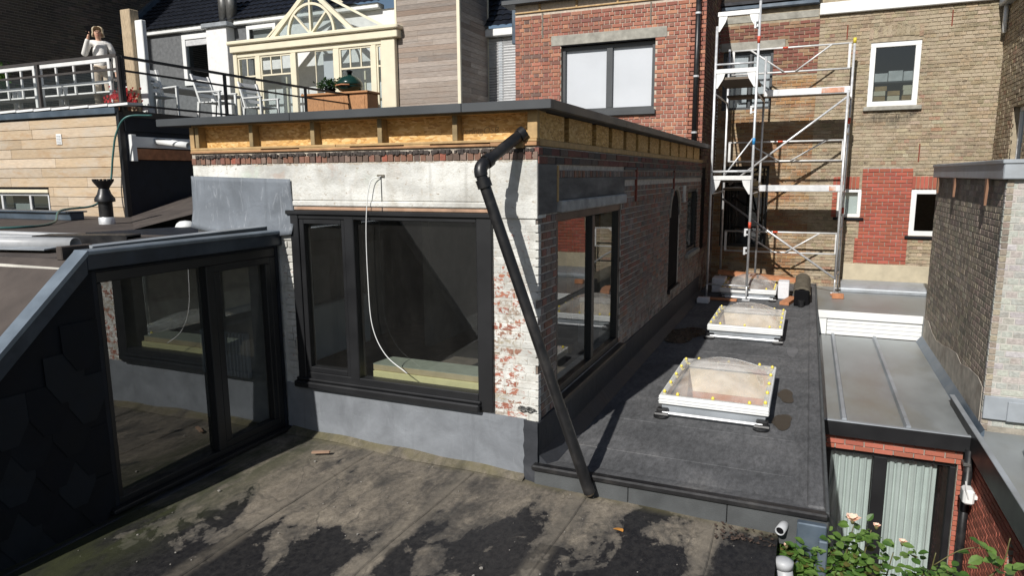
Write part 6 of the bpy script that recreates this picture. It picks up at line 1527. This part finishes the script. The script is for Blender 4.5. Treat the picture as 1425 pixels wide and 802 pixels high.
def cane(x, y, z, n, lean=.1, size=(.05, .085)):
    spray([(2.4 + (x - 2.4) * .1, y + .1, -3.0), (2.4 + (x - 2.4) * .45, y + .06, -1.3), (2.4 + (x - 2.4) * .8 - lean * .4, y + .03, z - .55), (x - lean * .3, y, z - .22), (x, y - .02, z)], .010, n, size=size)
cane(2.36, -.02, .10, 9); cane(1.98, -.15, -.14, 9); cane(2.08, -.1, -.06, 9); cane(2.22, -.1, -.12, 8); cane(2.47, .0, .08, 3)
cane(2.62, .05, -.08, 4); cane(2.86, .0, .0, 6); cane(2.55, .05, -.30, 4); cane(3.25, -.02, .20, 3, size=(.07, .11)); cane(3.34, -.05, -.02, 2, size=(.07, .1)); cane(2.02, -.1, -.28, 5)
spray([(2.86, .0, -.1), (3.0, .0, .04), (3.12, .0, .08), (3.2, .0, .06)], .004, 1)
mb = MB()
for k in range(850):
    u = r7.random(); cx3 = r7.choice((1.98, 2.05, 2.12, 2.2, 2.3, 2.4, 2.5, 2.86)); p = Vector((cx3 + r7.gauss(0, .06), r7.uniform(-.2, .1), 0)); p.z = (-.12 if cx3 < 2.1 else -.10) - abs(r7.gauss(0, .13)) - (.1 if 2.42 < cx3 < 2.6 else 0)
    d = Vector((r7.uniform(-1, 1), r7.uniform(-1, .4), r7.uniform(-.5, .3))); sd = d.cross(Vector((r7.uniform(-.4, .4), r7.uniform(-.6, .2), 1)))
    c = r7.choice(((.08, .17, .03), (.06, .14, .03), (.11, .21, .04), (.14, .24, .05), (.15, .14, .04))); leaf_geo(mb, p, d, sd, r7.uniform(.04, .075), r7.uniform(.03, .045), c)
mb.build('foliage', M_LEAF, RB, kind='stuff')
petal = MB(); leaf_geo(petal, (0, 0, 0), (1, 0, .5), (0, 1, 0), .05, .05, None); pm = petal.mesh('petal', M_PINK, True)
for (fx, fy, fz_, s) in ((2.35, -.04, .13, 1.15), (2.50, -.02, .11, .6), (2.67, .03, .0, .65), (2.06, -.12, .0, .5), (1.94, -.17, -.08, .5)):
    fl = MB().lathe([(.006, -.02), (.014, 0), (.008, .012)], (fx, fy, fz_), 8).build('flower', M_STEM, RB, True)
    for q in range(14 if s == 1 else 7):
        o = bpy.data.objects.new('petal', pm); COL.objects.link(o)
        mw = Matrix.Translation((fx, fy, fz_)) @ Matrix.Rotation(q * 2.4, 4, 'Z') @ Matrix.Rotation(-.25 - .07 * q, 4, 'Y') @ Matrix.Scale(s * (1.15 - .03 * q), 4)
        o.parent = fl; o.matrix_parent_inverse = Matrix(); o.matrix_basis = mw

# ------------------------------------------------------------------ litter on the foreground roof
def litter(nm, lab, cat, x, y, s, mat, seed, grp=None):
    r = random.Random(seed); mb = MB(); n = 7; z = fz(x) + .010
    pts = [(x + s * r.uniform(.6, 1.2) * math.cos(6.28 * k / n), y + s * .6 * r.uniform(.6, 1.2) * math.sin(6.28 * k / n), z + r.uniform(0, s * .25)) for k in range(n)]
    mb.poly(pts); o = mb.build(nm, mat, None, False, None, lab, cat, grp); o.modifiers.new('t', 'SOLIDIFY').thickness = .002; return o
M_DEADLEAF = plain('dead_leaf', (.55, .25, .05), .7); M_SCRAP = plain('paper_scrap', (.3, .28, .25), .8)
litter('dead_leaf', 'orange dead leaf on the wet black patch before the kerb', 'leaf', .83, -.52, .045, M_DEADLEAF, 1)
solid('wood_chip', 'small reddish wood splinter near the sliding doors', 'wood chip', plain('pale_splinter', (.34, .22, .15), .8), lambda m: m.prism([(-2.0, -.40, .075), (-1.86, -.33, .075), (-1.85, -.36, .075), (-1.99, -.43, .075)], (0, 0, .014)))
m = MB(); r8 = random.Random(31)
for k in range(110):
    x = r8.uniform(-2.4, 1.8); y = -2.4 + 2.4 * r8.random(); s = r8.uniform(.002, .006) * (2.0 if r8.random() > .94 else 1); z = fz(x) + .006
    m.prism([(x + s * r8.uniform(.6, 1.3) * math.cos(a), y + s * r8.uniform(.6, 1.3) * math.sin(a), z) for a in (0, 1.2, 2.5, 3.7, 5.0)], (0, 0, s * .7))
m.build('grit', M_SCRAP, None, kind='stuff', label='scattered grit and mortar crumbs on the foreground roof', cat='grit')
m = MB()
for k in range(70):
    x = 1.45 + r8.uniform(0, .42) ; y = -.12 - r8.uniform(0, .22); s = r8.uniform(.006, .018); z = fz(x) + .008
    a0 = r8.uniform(0, 6.28); m.prism([(x + s * math.cos(a0 + a), y + s * .6 * math.sin(a0 + a), z + r8.uniform(0, .02)) for a in (0, 1.6, 3.1, 4.7)], (0, 0, .003))
m.build('leaf_litter', plain('brown_litter', (.045, .028, .02), .8, 0, .5, 40), None, kind='stuff', label='brown leaf litter gathered at the kerb by the pipe outlet', cat='leaves')
